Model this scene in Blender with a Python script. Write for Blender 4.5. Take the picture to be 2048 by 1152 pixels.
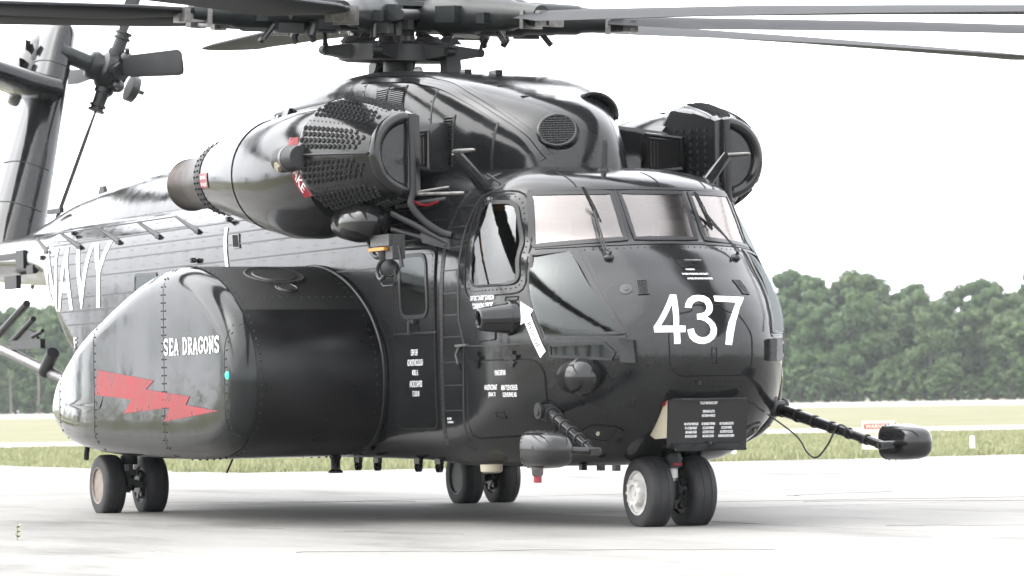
import bpy, bmesh, math, random
import numpy as np
from mathutils import Vector, Matrix
random.seed(7); rng = np.random.default_rng(7)
for o in list(bpy.data.objects): bpy.data.objects.remove(o)
SC = bpy.context.scene; COL = SC.collection; R = math.radians

# ------------------------------------------------------------------ camera
cam = bpy.data.cameras.new('camera'); CAM = bpy.data.objects.new('camera', cam); COL.objects.link(CAM)
_yaw, _pitch, _roll = 2.71335969, .0291339458, -.0156324123
_fw = Vector((math.cos(_pitch)*math.cos(_yaw), math.cos(_pitch)*math.sin(_yaw), math.sin(_pitch)))
_r = Vector((math.sin(_yaw), -math.cos(_yaw), 0)); _u = _r.cross(_fw)
_r2 = _r*math.cos(_roll)+_u*math.sin(_roll); _u2 = -_r*math.sin(_roll)+_u*math.cos(_roll)
_m = Matrix((( _r2.x, _u2.x, -_fw.x), (_r2.y, _u2.y, -_fw.y), (_r2.z, _u2.z, -_fw.z))).to_4x4()
_m.translation = (29.2997, -14.8159, 1.0778); CAM.matrix_world = _m
cam.sensor_width = 36; cam.lens = 7735.67/2048*36; cam.clip_start = .5; cam.clip_end = 6000
cam.dof.use_dof = True; cam.dof.focus_distance = 34; cam.dof.aperture_fstop = 5.0
SC.camera = CAM

# ------------------------------------------------------------------ sky, sun, exposure
W = bpy.data.worlds.new('World'); SC.world = W; W.use_nodes = True
nt = W.node_tree; nt.nodes.clear()
out = nt.nodes.new('ShaderNodeOutputWorld'); bg = nt.nodes.new('ShaderNodeBackground')
sky = nt.nodes.new('ShaderNodeTexSky'); sky.sky_type = 'NISHITA'; sky.sun_disc = False
SUN_EL, SUN_AZ = 48, -118            # sun azimuth measured from +X towards +Y
sky.sun_elevation = R(SUN_EL); sky.sun_rotation = R(90-SUN_AZ); sky.dust_density = 6; sky.air_density = 1.2
hs = nt.nodes.new('ShaderNodeHueSaturation'); hs.inputs['Saturation'].default_value = .12
ov = nt.nodes.new('ShaderNodeMix'); ov.data_type = 'RGBA'; ov.inputs[0].default_value = .66   # even cloud deck over the clear-sky gradient
ov.inputs[7].default_value = (9.6, 9.8, 10.2, 1)
nt.links.new(sky.outputs[0], hs.inputs['Color']); nt.links.new(hs.outputs[0], ov.inputs[6])
nt.links.new(ov.outputs[2], bg.inputs[0]); bg.inputs[1].default_value = .13
nt.links.new(bg.outputs[0], out.inputs[0])
sun = bpy.data.lights.new('sun', 'SUN'); sun.energy = .7; sun.angle = R(90); sun.color = (1, .97, .92)
SUN = bpy.data.objects.new('sun', sun); COL.objects.link(SUN)
_d = Vector((math.cos(R(SUN_EL))*math.cos(R(SUN_AZ)), math.cos(R(SUN_EL))*math.sin(R(SUN_AZ)), math.sin(R(SUN_EL))))
SUN.rotation_euler = _d.to_track_quat('Z', 'Y').to_euler()
SC.view_settings.view_transform = 'Standard'; SC.view_settings.look = 'None'
SC.view_settings.gamma = 1; SC.view_settings.use_curve_mapping = False
SC.view_settings.exposure = 2.0
SC.render.engine = 'CYCLES'
SC.cycles.max_bounces = 8; SC.cycles.transparent_max_bounces = 16

# ------------------------------------------------------------------ helpers
def mat(name, base, rough=.5, metal=0., coat=0., spec=.5, vary=0., vscale=6., rvary=0., bump=0., bscale=30., bdist=.01, wave=0., emit=None, trans=0.):
    m = bpy.data.materials.new(name); m.use_nodes = True; n = m.node_tree; b = n.nodes['Principled BSDF']
    b.inputs['Base Color'].default_value = (*base, 1); b.inputs['Roughness'].default_value = rough
    b.inputs['Metallic'].default_value = metal; b.inputs['Specular IOR Level'].default_value = spec
    b.inputs['Coat Weight'].default_value = coat; b.inputs['Coat Roughness'].default_value = .06
    b.inputs['Transmission Weight'].default_value = trans
    if emit: b.inputs['Emission Color'].default_value = (*emit[:3], 1); b.inputs['Emission Strength'].default_value = emit[3]
    tc = n.nodes.new('ShaderNodeTexCoord')
    def noise(scale, det=5, rgh=.6):
        t = n.nodes.new('ShaderNodeTexNoise'); t.inputs['Scale'].default_value = scale
        t.inputs['Detail'].default_value = det; t.inputs['Roughness'].default_value = rgh
        n.links.new(tc.outputs['Object'], t.inputs['Vector']); return t
    if vary or rvary: t = noise(vscale)
    if vary:
        r = n.nodes.new('ShaderNodeValToRGB'); e = r.color_ramp.elements
        e[0].position = .3; e[1].position = .75
        e[0].color = (*[c*(1-vary) for c in base], 1); e[1].color = (*[min(1, c*(1+vary)) for c in base], 1)
        n.links.new(t.outputs['Fac'], r.inputs[0]); n.links.new(r.outputs[0], b.inputs['Base Color'])
    if rvary:
        q = n.nodes.new('ShaderNodeMapRange'); q.inputs[1].default_value = .35; q.inputs[2].default_value = .75
        q.inputs[3].default_value = rough; q.inputs[4].default_value = rough+rvary
        n.links.new(t.outputs['Fac'], q.inputs[0]); n.links.new(q.outputs[0], b.inputs['Roughness'])
    last = None
    if wave:
        t2 = noise(2.2, 4, .45); bp = n.nodes.new('ShaderNodeBump'); bp.inputs['Strength'].default_value = 1; bp.inputs['Distance'].default_value = wave
        n.links.new(t2.outputs['Fac'], bp.inputs['Height']); last = bp
    if bump:
        t3 = noise(bscale, 4, .6); bp = n.nodes.new('ShaderNodeBump'); bp.inputs['Strength'].default_value = bump; bp.inputs['Distance'].default_value = bdist
        n.links.new(t3.outputs['Fac'], bp.inputs['Height'])
        if last: n.links.new(last.outputs[0], bp.inputs['Normal'])
        last = bp
    if last: n.links.new(last.outputs[0], b.inputs['Normal'])
    return m

def tag(o, label=None, cat=None, group=None, kind=None):
    if label: o['label'] = label
    if cat: o['category'] = cat
    if group: o['group'] = group
    if kind: o['kind'] = kind
    return o
def empty(name, loc=(0, 0, 0), parent=None):
    o = bpy.data.objects.new(name, None); COL.objects.link(o); o.location = loc; o.parent = parent; o.empty_display_size = .2; return o
def frame(d):
    d = Vector(d).normalized(); a = Vector((0, 0, 1)) if abs(d.z) < .9 else Vector((1, 0, 0))
    s = d.cross(a).normalized(); return d, s, s.cross(d)
def link_mesh(name, me, m, parent=None):
    o = bpy.data.objects.new(name, me); COL.objects.link(o); o.parent = parent
    if m is not None and not me.materials: me.materials.append(m)
    return o

class MB:
    def __init__(self): self.v = []; self.f = []
    def add(self, v, f):
        b = len(self.v); self.v += [tuple(p) for p in v]; self.f += [tuple(i+b for i in q) for q in f]; return self
    def box(self, c, s, rot=None):
        M = rot if rot is not None else Matrix.Identity(3); c = Vector(c)
        v = [c+M @ Vector((sx*s[0]/2, sy*s[1]/2, sz*s[2]/2)) for sx in (-1, 1) for sy in (-1, 1) for sz in (-1, 1)]
        return self.add(v, [(0, 1, 3, 2), (4, 6, 7, 5), (0, 4, 5, 1), (2, 3, 7, 6), (0, 2, 6, 4), (1, 5, 7, 3)])
    def hexa(self, b, t):            # two quads joined
        return self.add(list(b)+list(t), [(0, 3, 2, 1), (4, 5, 6, 7), (0, 1, 5, 4), (1, 2, 6, 5), (2, 3, 7, 6), (3, 0, 4, 7)])
    def loft(self, rings, cap0=True, cap1=True, closed=True):
        n = len(rings[0]); v = [p for r in rings for p in r]; f = []
        for i in range(len(rings)-1):
            for j in range(n if closed else n-1):
                k = (j+1) % n; f.append((i*n+j, i*n+k, (i+1)*n+k, (i+1)*n+j))
        if cap0: f.append(tuple(range(n))[::-1])
        if cap1: f.append(tuple((len(rings)-1)*n+j for j in range(n)))
        return self.add(v, f)
    def tube(self, pts, r, seg=10, cap=True):
        pts = [Vector(p) for p in pts]; rr = r if isinstance(r, (list, tuple)) else [r]*len(pts); rings = []
        _, s, u = frame(pts[1]-pts[0])
        for i, p in enumerate(pts):
            d = (pts[min(i+1, len(pts)-1)]-pts[max(i-1, 0)]).normalized()
            s = (s-d*s.dot(d)).normalized(); u = d.cross(s)
            rings.append([p+rr[i]*(math.cos(a)*s+math.sin(a)*u) for a in [2*math.pi*k/seg for k in range(seg)]])
        return self.loft(rings, cap, cap)
    def lathe(self, o, axis, prof, seg=24, sy=1., sz=1., cap=True):
        o = Vector(o); d, s, u = frame(axis)
        rings = [[o+d*t+max(r, 1e-4)*(sy*math.cos(a)*s+sz*math.sin(a)*u) for a in [2*math.pi*k/seg for k in range(seg)]] for t, r in prof]
        return self.loft(rings, cap, cap)
    def ball(self, c, r, seg=16, rings=10):
        rx, ry, rz = r if isinstance(r, (list, tuple)) else (r, r, r)
        R_ = [[(c[0]+rx*math.sin(t)*math.cos(a), c[1]+ry*math.sin(t)*math.sin(a), c[2]+rz*math.cos(t)) for a in [2*math.pi*k/seg for k in range(seg)]] for t in [max(.01, min(math.pi-.01, math.pi*i/rings)) for i in range(rings+1)]]
        return self.loft(R_)
    def prism(self, poly, d):        # polygon (3D points) thickened by vector d
        n = len(poly); p = [Vector(q) for q in poly]; d = Vector(d)
        return self.add(p+[q+d for q in p], [tuple(range(n))[::-1], tuple(range(n, 2*n))]+[(i, (i+1) % n, n+(i+1) % n, n+i) for i in range(n)])
    def mesh(self, name, smooth=35, recalc=True):
        me = bpy.data.meshes.new(name); me.from_pydata(self.v, [], self.f)
        if recalc:
            bm = bmesh.new(); bm.from_mesh(me); bmesh.ops.recalc_face_normals(bm, faces=bm.faces); bm.to_mesh(me); bm.free()
        if smooth:
            me.polygons.foreach_set('use_smooth', [True]*len(me.polygons)); me.set_sharp_from_angle(angle=R(smooth))
        me.update(); return me
    def build(self, name, m, parent=None, smooth=35, recalc=True):
        return link_mesh(name, self.mesh(name, smooth, recalc), m, parent)
def curve_pts(ctrl, n=8, closed=False):
    P = [np.array(p, float) for p in ctrl]; N = len(P); o = []
    rngi = range(N) if closed else range(N-1)
    for i in rngi:
        a, b, c, d = (P[(i+k) % N] if closed else P[min(max(i+k, 0), N-1)] for k in (-1, 0, 1, 2))
        for t in np.arange(n)/n:
            o.append(.5*((2*b)+(c-a)*t+(2*a-5*b+4*c-d)*t*t+(3*b-a-3*c+d)*t**3))
    if not closed: o.append(P[-1])
    return o
def ngon_round(pts, r, n=5):         # polygon with rounded corners (2D)
    o = []; P = [np.array(p, float) for p in pts]; N = len(P)
    for i in range(N):
        a, b, c = P[i-1], P[i], P[(i+1) % N]; ra = min(r, np.linalg.norm(a-b)/2.1); rc = min(r, np.linalg.norm(c-b)/2.1)
        p = b+(a-b)/np.linalg.norm(a-b)*ra; q = b+(c-b)/np.linalg.norm(c-b)*rc
        for t in np.linspace(0, 1, n): o.append((1-t)**2*p+2*t*(1-t)*b+t*t*q)
    return [tuple(map(float, p)) for p in o]
#GEO_START
def pchip(xs, ys):
    xs = np.array(xs, float); ys = np.array(ys, float)
    if xs[0] > xs[-1]: xs = xs[::-1]; ys = ys[::-1]
    h = np.diff(xs); d = np.diff(ys)/h; m = np.zeros_like(xs)
    for i in range(1, len(xs)-1):
        if d[i-1]*d[i] > 0:
            w1 = 2*h[i]+h[i-1]; w2 = h[i]+2*h[i-1]
            m[i] = (w1+w2)/(w1/d[i-1]+w2/d[i])
    m[0] = d[0]; m[-1] = d[-1]
    def f(x):
        x = min(max(x, xs[0]), xs[-1])
        i = min(max(int(np.searchsorted(xs, x))-1, 0), len(h)-1)
        t = (x-xs[i])/h[i]
        return float((1+2*t)*(1-t)**2*ys[i]+t*(1-t)**2*h[i]*m[i]+t*t*(3-2*t)*ys[i+1]+t*t*(t-1)*h[i]*m[i+1])
    return f
XJ = -1.72                                   # production joint between nose and cabin
fus_x  = [-1.72, -3, -8, -10.5, -11.4, -12.3, -13.1, -13.9, -16, -19, -20.2]
fus_w  = pchip(fus_x, [1.345, 1.345, 1.345, 1.345, 1.345, 1.335, 1.28, 1.12, .80, .5, .3])
fus_zt = pchip(fus_x, [3.15, 3.2, 3.22, 3.22, 3.22, 3.22, 3.22, 3.22, 3.25, 3.2, 3.1])
fus_zb = pchip(fus_x, [.495, .55, .57, .60, 1.10, 1.62, 2.12, 2.45, 2.55, 2.72, 2.85])
fus_zc = pchip(fus_x, [1.7, 1.75, 1.8, 1.85, 2.0, 2.3, 2.6, 2.8, 2.9, 2.95, 2.97])
fus_nt = pchip(fus_x, [3.3, 4.6, 4.8, 4.8, 4.6, 4.2, 3.6, 2.9, 2.3, 2.1, 2])
fus_nb = pchip(fus_x, [8, 9, 9, 9, 8, 6, 4, 3, 2.3, 2.1, 2])
nose_xc = pchip([.495,.50,.52,.55,.60,.65,.72,.80,.90,1.0,1.1,1.25,1.4,1.55,1.7,1.85,2.0,2.15,2.3,2.43,2.63,2.82,2.90,2.97,3.03,3.08,3.12,3.15],
                [-1.72,-.9,-.45,-.1,.10,.21,.34,.45,.555,.645,.72,.81,.855,.85,.80,.70,.56,.39,.22,.035,-.10,-.235,-.31,-.45,-.65,-.95,-1.3,-1.72])
nose_a  = pchip([.5,.65,.97,1.4,1.6,2.0,2.3,3.2],[1.05,.84,.60,.665,.655,.565,.52,.50])
def body_y(x, z):
    zc = fus_zc(x); w = fus_w(x)
    if z >= zc: t = (z-zc)/(fus_zt(x)-zc); n = fus_nt(x)
    else: t = (zc-z)/(zc-fus_zb(x)); n = fus_nb(x)
    return w*max(0., 1-min(1., t)**n)**(1/n)
def side_y(x, z):
    """half width of the hull at station x and height z"""
    if x <= XJ: return body_y(x, z)
    y = body_y(XJ, z); d = nose_xc(z)-x
    g = (max(d, 0)/nose_a(z))**(1/2.6); k = .05; m = min(y, g)      # soft blend of nose curve and slab side
    return max(0., m-k*math.log(math.exp(-(y-m)/k)+math.exp(-(g-m)/k))*min(1, m/.3))
def nose_x(y, z):
    return nose_xc(z)-nose_a(z)*abs(y)**2.6
#GEO_END
# doghouse: fairing over gearbox and engines
dog_x = [-1.50,-1.53,-1.60,-1.72,-1.95,-2.3,-2.8,-3.5,-4.9,-6,-7.2,-8.3,-9.0,-9.3,-9.5,-9.9,-12.5,-14.9,-16.3,-17.5]
dog_w = pchip(dog_x, [.20,.31,.42,.51,.61,.73,.85,.93,.96,.98,.98,.95,.90,.84,.80,.77,.72,.6,.5,.4])
dog_zt = pchip(dog_x, [3.25,3.42,3.54,3.64,3.75,3.86,3.99,4.12,4.24,4.23,4.14,4.04,3.97,3.90,3.84,3.81,3.74,3.6,3.42,3.28])
dog_n = pchip(dog_x, [2,2.2,2.4,2.7,3.2,4.2,6,8.5,8,6,5,4,3.2,2.8,2.5,2.3,2.2,2.2,2.2,2])
DZB = 2.85
def dog_y(x, z):
    t = (z-DZB)/(dog_zt(x)-DZB); n = dog_n(x)
    return dog_w(x)*max(0., 1-min(1., max(0, t))**n)**(1/n)
def m_side(u, v, e=0.): return Vector((u, -(side_y(u, v)+e), v))          # starboard skin: u=x, v=z
def m_port(u, v, e=0.): return Vector((u, side_y(u, v)+e, v))
def m_nose(u, v, e=0.):                                                     # nose skin seen from ahead: u=y, v=z
    h = .01; gx = (nose_x(u+h, v)-nose_x(u-h, v))/(2*h); gz = (nose_x(u, v+h)-nose_x(u, v-h))/(2*h)
    n = Vector((1, -gx, -gz)).normalized(); return Vector((nose_x(u, v), u, v))+n*e
def m_side_n(u, v, e=0.):
    h = .01; gx = (side_y(u+h, v)-side_y(u-h, v))/(2*h); gz = (side_y(u, v+h)-side_y(u, v-h))/(2*h)
    n = Vector((-gx, -1, -gz)).normalized()
    n = Vector((-gx, -1., -gz)).normalized(); return Vector((u, -side_y(u, v), v))+n*e
def m_port_n(u, v, e=0.):
    p = m_side_n(u, v, e); return Vector((p.x, -p.y, p.z))
def m_dog(u, v, e=0.): return Vector((u, -(dog_y(u, v)+e), v))
SPY = 2.80
def m_spon(u, v, e=0.): return Vector((u, -(SPY+e), v))

def slice_uv(bm, du, dv):
    for ax, d in ((0, du), (1, dv)):
        if not d: continue
        cs = [v.co[ax] for v in bm.verts]; a = math.floor(min(cs)/d)*d+d
        while a < max(cs)-1e-4:
            co = [0, 0, 0]; co[ax] = a; no = [0, 0, 0]; no[ax] = 1
            bmesh.ops.bisect_plane(bm, geom=bm.verts[:]+bm.edges[:]+bm.faces[:], plane_co=co, plane_no=no, dist=1e-5)
            a += d
def conform_bm(bm, fn, e, du, dv):
    slice_uv(bm, du, dv)
    for v in bm.verts: v.co = fn(v.co.x, v.co.y, e+v.co.z)
def poly_patch(name, poly, fn, m, parent, e=.006, du=.1, dv=.1, smooth=60):
    bm = bmesh.new(); bm.faces.new([bm.verts.new((p[0], p[1], 0)) for p in poly])
    bmesh.ops.triangulate(bm, faces=bm.faces); conform_bm(bm, fn, e, du, dv)
    me = bpy.data.meshes.new(name); bm.to_mesh(me); bm.free()
    me.polygons.foreach_set('use_smooth', [True]*len(me.polygons))
    return link_mesh(name, me, m, parent)
def poly_hole(name, outer, inner, fn, m, parent, e=.004, d=.05):
    bm = bmesh.new(); ed = []
    for lp in (outer, inner):
        vs = [bm.verts.new((p[0], p[1], 0)) for p in lp]; ed += [bm.edges.new((vs[i], vs[(i+1) % len(vs)])) for i in range(len(vs))]
    bmesh.ops.triangle_fill(bm, edges=ed, use_beauty=True); conform_bm(bm, fn, e, d, d)
    me = bpy.data.meshes.new(name); bm.to_mesh(me); bm.free(); return link_mesh(name, me, m, parent)
def dense(path, closed, step):
    P = [np.array(p, float) for p in path]; o = []
    for i in range(len(P) if closed else len(P)-1):
        a, b = P[i], P[(i+1) % len(P)]; k = max(1, int(np.linalg.norm(b-a)/step))
        o += [a+(b-a)*t/k for t in range(k)]
    if not closed: o.append(P[-1])
    return o
def strip_mb(mb, path, width, h, fn, closed=False, step=.12, e0=-.004):
    """raised flat strip that follows a path on a skin"""
    P = dense(path, closed, step); n = len(P); rings = []
    for i in range(n):
        a = P[i-1] if (closed or i) else P[0]; b = P[(i+1) % n] if (closed or i < n-1) else P[-1]
        d = b-a; d = d/(np.linalg.norm(d)+1e-9); q = np.array([-d[1], d[0]])*width/2
        l, r = P[i]+q, P[i]-q
        rings.append([fn(*l, e0), fn(*l, h), fn(*r, h), fn(*r, e0)])
    if closed: rings.append(rings[0]); mb.loft(rings, False, False)
    else: mb.loft(rings)
    return mb
def strip(name, path, width, h, fn, m, parent, closed=False, step=.12):
    return strip_mb(MB(), path, width, h, fn, closed, step).build(name, m, parent, 40)
def rivet_mb(mb, path, pitch, r, fn, closed=False, h=None, off=0.):
    P = dense(path, closed, pitch)
    for i in range(len(P)):
        a = P[i-1] if (closed or i) else P[0]; b = P[(i+1) % len(P)] if (closed or i < len(P)-1) else P[-1]
        d = b-a; d = d/(np.linalg.norm(d)+1e-9); c = P[i]+np.array([-d[1], d[0]])*off
        v = [fn(c[0]+r*math.cos(k*math.pi/3), c[1]+r*math.sin(k*math.pi/3), -.002) for k in range(6)]
        v += [fn(c[0]+.6*r*math.cos(k*math.pi/3), c[1]+.6*r*math.sin(k*math.pi/3), h or r*.6) for k in range(6)]
        mb.add(v, [(k, (k+1) % 6, 6+(k+1) % 6, 6+k) for k in range(6)]+[(6, 7, 8, 9, 10, 11)])
    return mb
def text_mesh(body, height, width, cx, cy, bold=0., shear=0., align='CENTER'):
    cu = bpy.data.curves.new('t', 'FONT'); cu.body = body; cu.align_x = align; cu.resolution_u = 4; cu.offset = bold; cu.shear = shear
    o = bpy.data.objects.new('t', cu); COL.objects.link(o); bpy.context.view_layer.update()
    me = bpy.data.meshes.new_from_object(o); bpy.data.objects.remove(o)
    co = np.array([v.co[:] for v in me.vertices]); lo, hi = co.min(0), co.max(0)
    sx = width/(hi[0]-lo[0]) if width else height/(hi[1]-lo[1]); sy = height/(hi[1]-lo[1])
    for v in me.vertices: v.co = ((v.co.x-(lo[0]+hi[0])/2)*sx+cx, (v.co.y-(lo[1]+hi[1])/2)*sy+cy, 0)
    return me
def text_on(name, body, height, width, cx, cy, fn, m, parent, e=.005, du=.06, dv=.06, bold=0., rot=0., shear=0.):
    me = text_mesh(body, height, width, 0 if rot else cx, 0 if rot else cy, bold, shear)
    bm = bmesh.new(); bm.from_mesh(me)
    if rot:
        c, s = math.cos(rot), math.sin(rot)
        for v in bm.verts: v.co = (v.co.x*c-v.co.y*s+cx, v.co.x*s+v.co.y*c+cy, 0)
    conform_bm(bm, fn, e, du, dv); bm.to_mesh(me); bm.free()
    me.materials.clear(); me.name = name
    return link_mesh(name, me, m, parent)

# ------------------------------------------------------------------ materials
M = {}
M['black'] = mat('black_gloss_paint', (.0105, .011, .0115), .105, coat=.0, spec=.36, vary=.3, vscale=2.5, rvary=.10, wave=.007, bump=.02, bscale=25, bdist=.004)
M['blackpod'] = mat('black_gloss_paint_smooth', (.010, .010, .0104), .10, spec=.40, rvary=.10, vscale=4, wave=.003)
M['spon'] = mat('faded_black_paint', (.010, .0115, .0115), .06, spec=.26, vary=.4, vscale=1.6, rvary=.12, wave=.004, bump=.015, bscale=20, bdist=.004)
M['cover'] = mat('dull_black_rubber_boot', (.006, .006, .0065), .27, spec=.32, vary=.4, vscale=3, rvary=.15, bump=.03, bscale=8, bdist=.02)
M['cap'] = mat('worn_cap_paint', (.022, .022, .022), .4, spec=.5, vary=.7, vscale=14)
M['skid'] = mat('antiskid_coating', (.008, .008, .008), .5, spec=.4, bump=.8, bscale=140, bdist=.006)
M['matte'] = mat('matte_black', (.011, .011, .012), .5, spec=.4, vary=.4, vscale=9)
M['dark'] = mat('dark_void', (.004, .004, .004), .8, spec=.2)
M['seam'] = mat('seam_sealant', (.008, .008, .009), .42, spec=.42, bump=.25, bscale=90, bdist=.003)
M['groove'] = mat('panel_gap', (.004, .004, .004), .7, spec=.2)
M['steel'] = mat('worn_steel', (.16, .155, .15), .38, metal=.8, vary=.4, vscale=14)
M['exh'] = mat('burnt_exhaust_metal', (.055, .045, .040), .42, metal=.75, vary=.45, vscale=7)
M['hubm'] = mat('rotor_hub_grey_green', (.011, .013, .013), .36, spec=.3, vary=.5, vscale=12)
M['blade'] = mat('blade_dark_grey', (.012, .0125, .0135), .55, spec=.08, vary=.3, vscale=3)
M['bladel'] = mat('blade_worn_leading_edge', (.22, .22, .22), .3, metal=.5, vary=.3, vscale=9)
M['white'] = mat('white_marking', (.72, .72, .72), .4, vary=.05, vscale=8)
M['red'] = mat('red_marking', (.19, .006, .010), .25, spec=.22, vary=.35, vscale=4, rvary=.2)
M['tyre'] = mat('tyre_rubber', (.018, .018, .019), .62, spec=.35, vary=.3, vscale=12, bump=.1, bscale=60, bdist=.004)
M['rim'] = mat('chipped_white_rim', (.46, .45, .43), .45, vary=.22, vscale=9)
M['rimt'] = mat('tan_rim', (.17, .14, .115), .5, vary=.3, vscale=18)
M['rimd'] = mat('dark_rim', (.035, .035, .035), .5, vary=.4, vscale=18)
M['grease'] = mat('greasy_black', (.010, .010, .010), .35, spec=.5, bump=.6, bscale=50, bdist=.01)
M['yellow'] = mat('orange_yellow_paint', (.45, .18, .012), .45, vary=.15, vscale=20)
M['redlamp'] = mat('red_lamp_glass', (.22, .015, .02), .2, vary=.1)
M['greenlamp'] = mat('lit_green_lamp', (.02, .35, .2), .2, emit=(.02, .75, .32, 1.6))
M['amber'] = mat('amber_frame', (.34, .17, .035), .35, vary=.3, vscale=14)
M['cream'] = mat('cream_plastic', (.30, .27, .20), .5)
M['cockpit'] = mat('cockpit_black', (.012, .012, .013), .7, vary=.3, vscale=8)
M['seat'] = mat('seat_olive', (.06, .062, .045), .8, vary=.3, vscale=12)
M['mirror'] = mat('mirror_glass', (.7, .7, .7), .03, metal=1.)
def glass(name, refl, tint, rcol, lo, hi):
    m = bpy.data.materials.new(name); m.use_nodes = True; n = m.node_tree; n.nodes.clear()
    o = n.nodes.new('ShaderNodeOutputMaterial'); mx = n.nodes.new('ShaderNodeMixShader'); tr = n.nodes.new('ShaderNodeBsdfTransparent'); gl = n.nodes.new('ShaderNodeBsdfGlossy')
    tr.inputs[0].default_value = (*tint, 1); gl.inputs[0].default_value = (*rcol, 1); gl.inputs[1].default_value = refl
    fr = n.nodes.new('ShaderNodeLayerWeight'); fr.inputs[0].default_value = .35
    mr = n.nodes.new('ShaderNodeMapRange'); mr.inputs[3].default_value = lo; mr.inputs[4].default_value = hi
    tc = n.nodes.new('ShaderNodeTexCoord'); t = n.nodes.new('ShaderNodeTexNoise'); t.inputs['Scale'].default_value = 2.2; t.inputs['Detail'].default_value = 3
    bp = n.nodes.new('ShaderNodeBump'); bp.inputs['Distance'].default_value = .0006
    n.links.new(tc.outputs['Object'], t.inputs['Vector']); n.links.new(t.outputs['Fac'], bp.inputs['Height']); n.links.new(bp.outputs[0], gl.inputs['Normal'])
    n.links.new(fr.outputs['Facing'], mr.inputs[0]); n.links.new(mr.outputs[0], mx.inputs[0])
    n.links.new(tr.outputs[0], mx.inputs[1]); n.links.new(gl.outputs[0], mx.inputs[2]); n.links.new(mx.outputs[0], o.inputs[0])
    return m
M['glass'] = glass('coated_windshield_glass', .2, (.6, .55, .52), (.97, .90, .875), .11, .44)
M['sglass'] = glass('clear_window_acrylic', .05, (.22, .235, .23), (.95, .98, 1), .035, .14)
M['qglass'] = glass('tinted_acrylic', .10, (.22, .25, .25), (.9, .95, .95), .025, .17)
# ================================================================== GROUND
def grass_mat(name, cols, sc):
    m = bpy.data.materials.new(name); m.use_nodes = True; n = m.node_tree; b = n.nodes['Principled BSDF']
    tc = n.nodes.new('ShaderNodeTexCoord'); t = n.nodes.new('ShaderNodeTexNoise'); t.inputs['Scale'].default_value = sc; t.inputs['Detail'].default_value = 8; t.inputs['Roughness'].default_value = .65
    n.links.new(tc.outputs['Object'], t.inputs['Vector']); r = n.nodes.new('ShaderNodeValToRGB'); e = r.color_ramp.elements
    e[0].position = .3; e[0].color = (*cols[0], 1); e[1].position = .72; e[1].color = (*cols[2], 1); k = e.new(.5); k.color = (*cols[1], 1)
    n.links.new(t.outputs['Fac'], r.inputs[0]); n.links.new(r.outputs[0], b.inputs['Base Color']); b.inputs['Roughness'].default_value = .9; b.inputs['Specular IOR Level'].default_value = .15
    return m
M['turf'] = grass_mat('dry_turf', ((.095, .10, .05), (.135, .132, .075), (.18, .165, .105)), .18)
M['tuft'] = grass_mat('grass_blades', ((.15, .18, .085), (.225, .235, .13), (.325, .30, .195)), 1.1)
def concrete():
    m = bpy.data.materials.new('weathered_concrete'); m.use_nodes = True; n = m.node_tree; b = n.nodes['Principled BSDF']
    g = n.nodes.new('ShaderNodeNewGeometry'); mp = n.nodes.new('ShaderNodeMapping'); mp.inputs['Scale'].default_value = (.16, .55, 1)
    mp.inputs['Rotation'].default_value = (0, 0, R(8)); n.links.new(g.outputs['Position'], mp.inputs['Vector'])
    t = n.nodes.new('ShaderNodeTexNoise'); t.inputs['Scale'].default_value = 1.0; t.inputs['Detail'].default_value = 9; t.inputs['Roughness'].default_value = .62; n.links.new(mp.outputs[0], t.inputs['Vector'])
    r = n.nodes.new('ShaderNodeValToRGB'); e = r.color_ramp.elements; e[0].position = .32; e[0].color = (.092, .088, .080, 1); e[1].position = .62; e[1].color = (.216, .209, .196, 1); k = e.new(.45); k.color = (.175, .169, .158, 1)
    n.links.new(t.outputs['Fac'], r.inputs[0])
    t2 = n.nodes.new('ShaderNodeTexNoise'); t2.inputs['Scale'].default_value = 14; t2.inputs['Detail'].default_value = 6; n.links.new(g.outputs['Position'], t2.inputs['Vector'])
    mx = n.nodes.new('ShaderNodeMix'); mx.data_type = 'RGBA'; mx.blend_type = 'MULTIPLY'; mx.inputs[0].default_value = .35
    n.links.new(r.outputs[0], mx.inputs[6]); n.links.new(t2.outputs['Fac'], mx.inputs[7])
    oi = n.nodes.new('ShaderNodeObjectInfo'); mr = n.nodes.new('ShaderNodeMapRange'); mr.inputs[3].default_value = 1.08; mr.inputs[4].default_value = 1.3; n.links.new(oi.outputs['Random'], mr.inputs[0])
    vm = n.nodes.new('ShaderNodeVectorMath'); vm.operation = 'SCALE'; n.links.new(mx.outputs[2], vm.inputs[0]); n.links.new(mr.outputs[0], vm.inputs['Scale'])
    n.links.new(vm.outputs[0], b.inputs['Base Color']); b.inputs['Roughness'].default_value = .75; b.inputs['Specular IOR Level'].default_value = .3
    bp = n.nodes.new('ShaderNodeBump'); bp.inputs['Strength'].default_value = .3; bp.inputs['Distance'].default_value = .01; n.links.new(t2.outputs['Fac'], bp.inputs['Height']); n.links.new(bp.outputs[0], b.inputs['Normal'])
    return m
M['conc'] = concrete(); M['joint'] = mat('joint_filler', (.15, .145, .135), .9, vary=.4, vscale=2)
M['runway'] = mat('pale_runway', (.30, .297, .285), .85, vary=.08, vscale=.2)
def sheet(name, pts, z, m):
    me = bpy.data.meshes.new(name); me.from_pydata([(p[0], p[1], z) for p in pts], [], [tuple(range(len(pts)))]); o = link_mesh(name, me, m); tag(o, kind='structure'); return o
sheet('ground', [(-1200, -1200), (1200, -1200), (1200, 1200), (-1200, 1200)], -.06, M['turf'])
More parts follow.
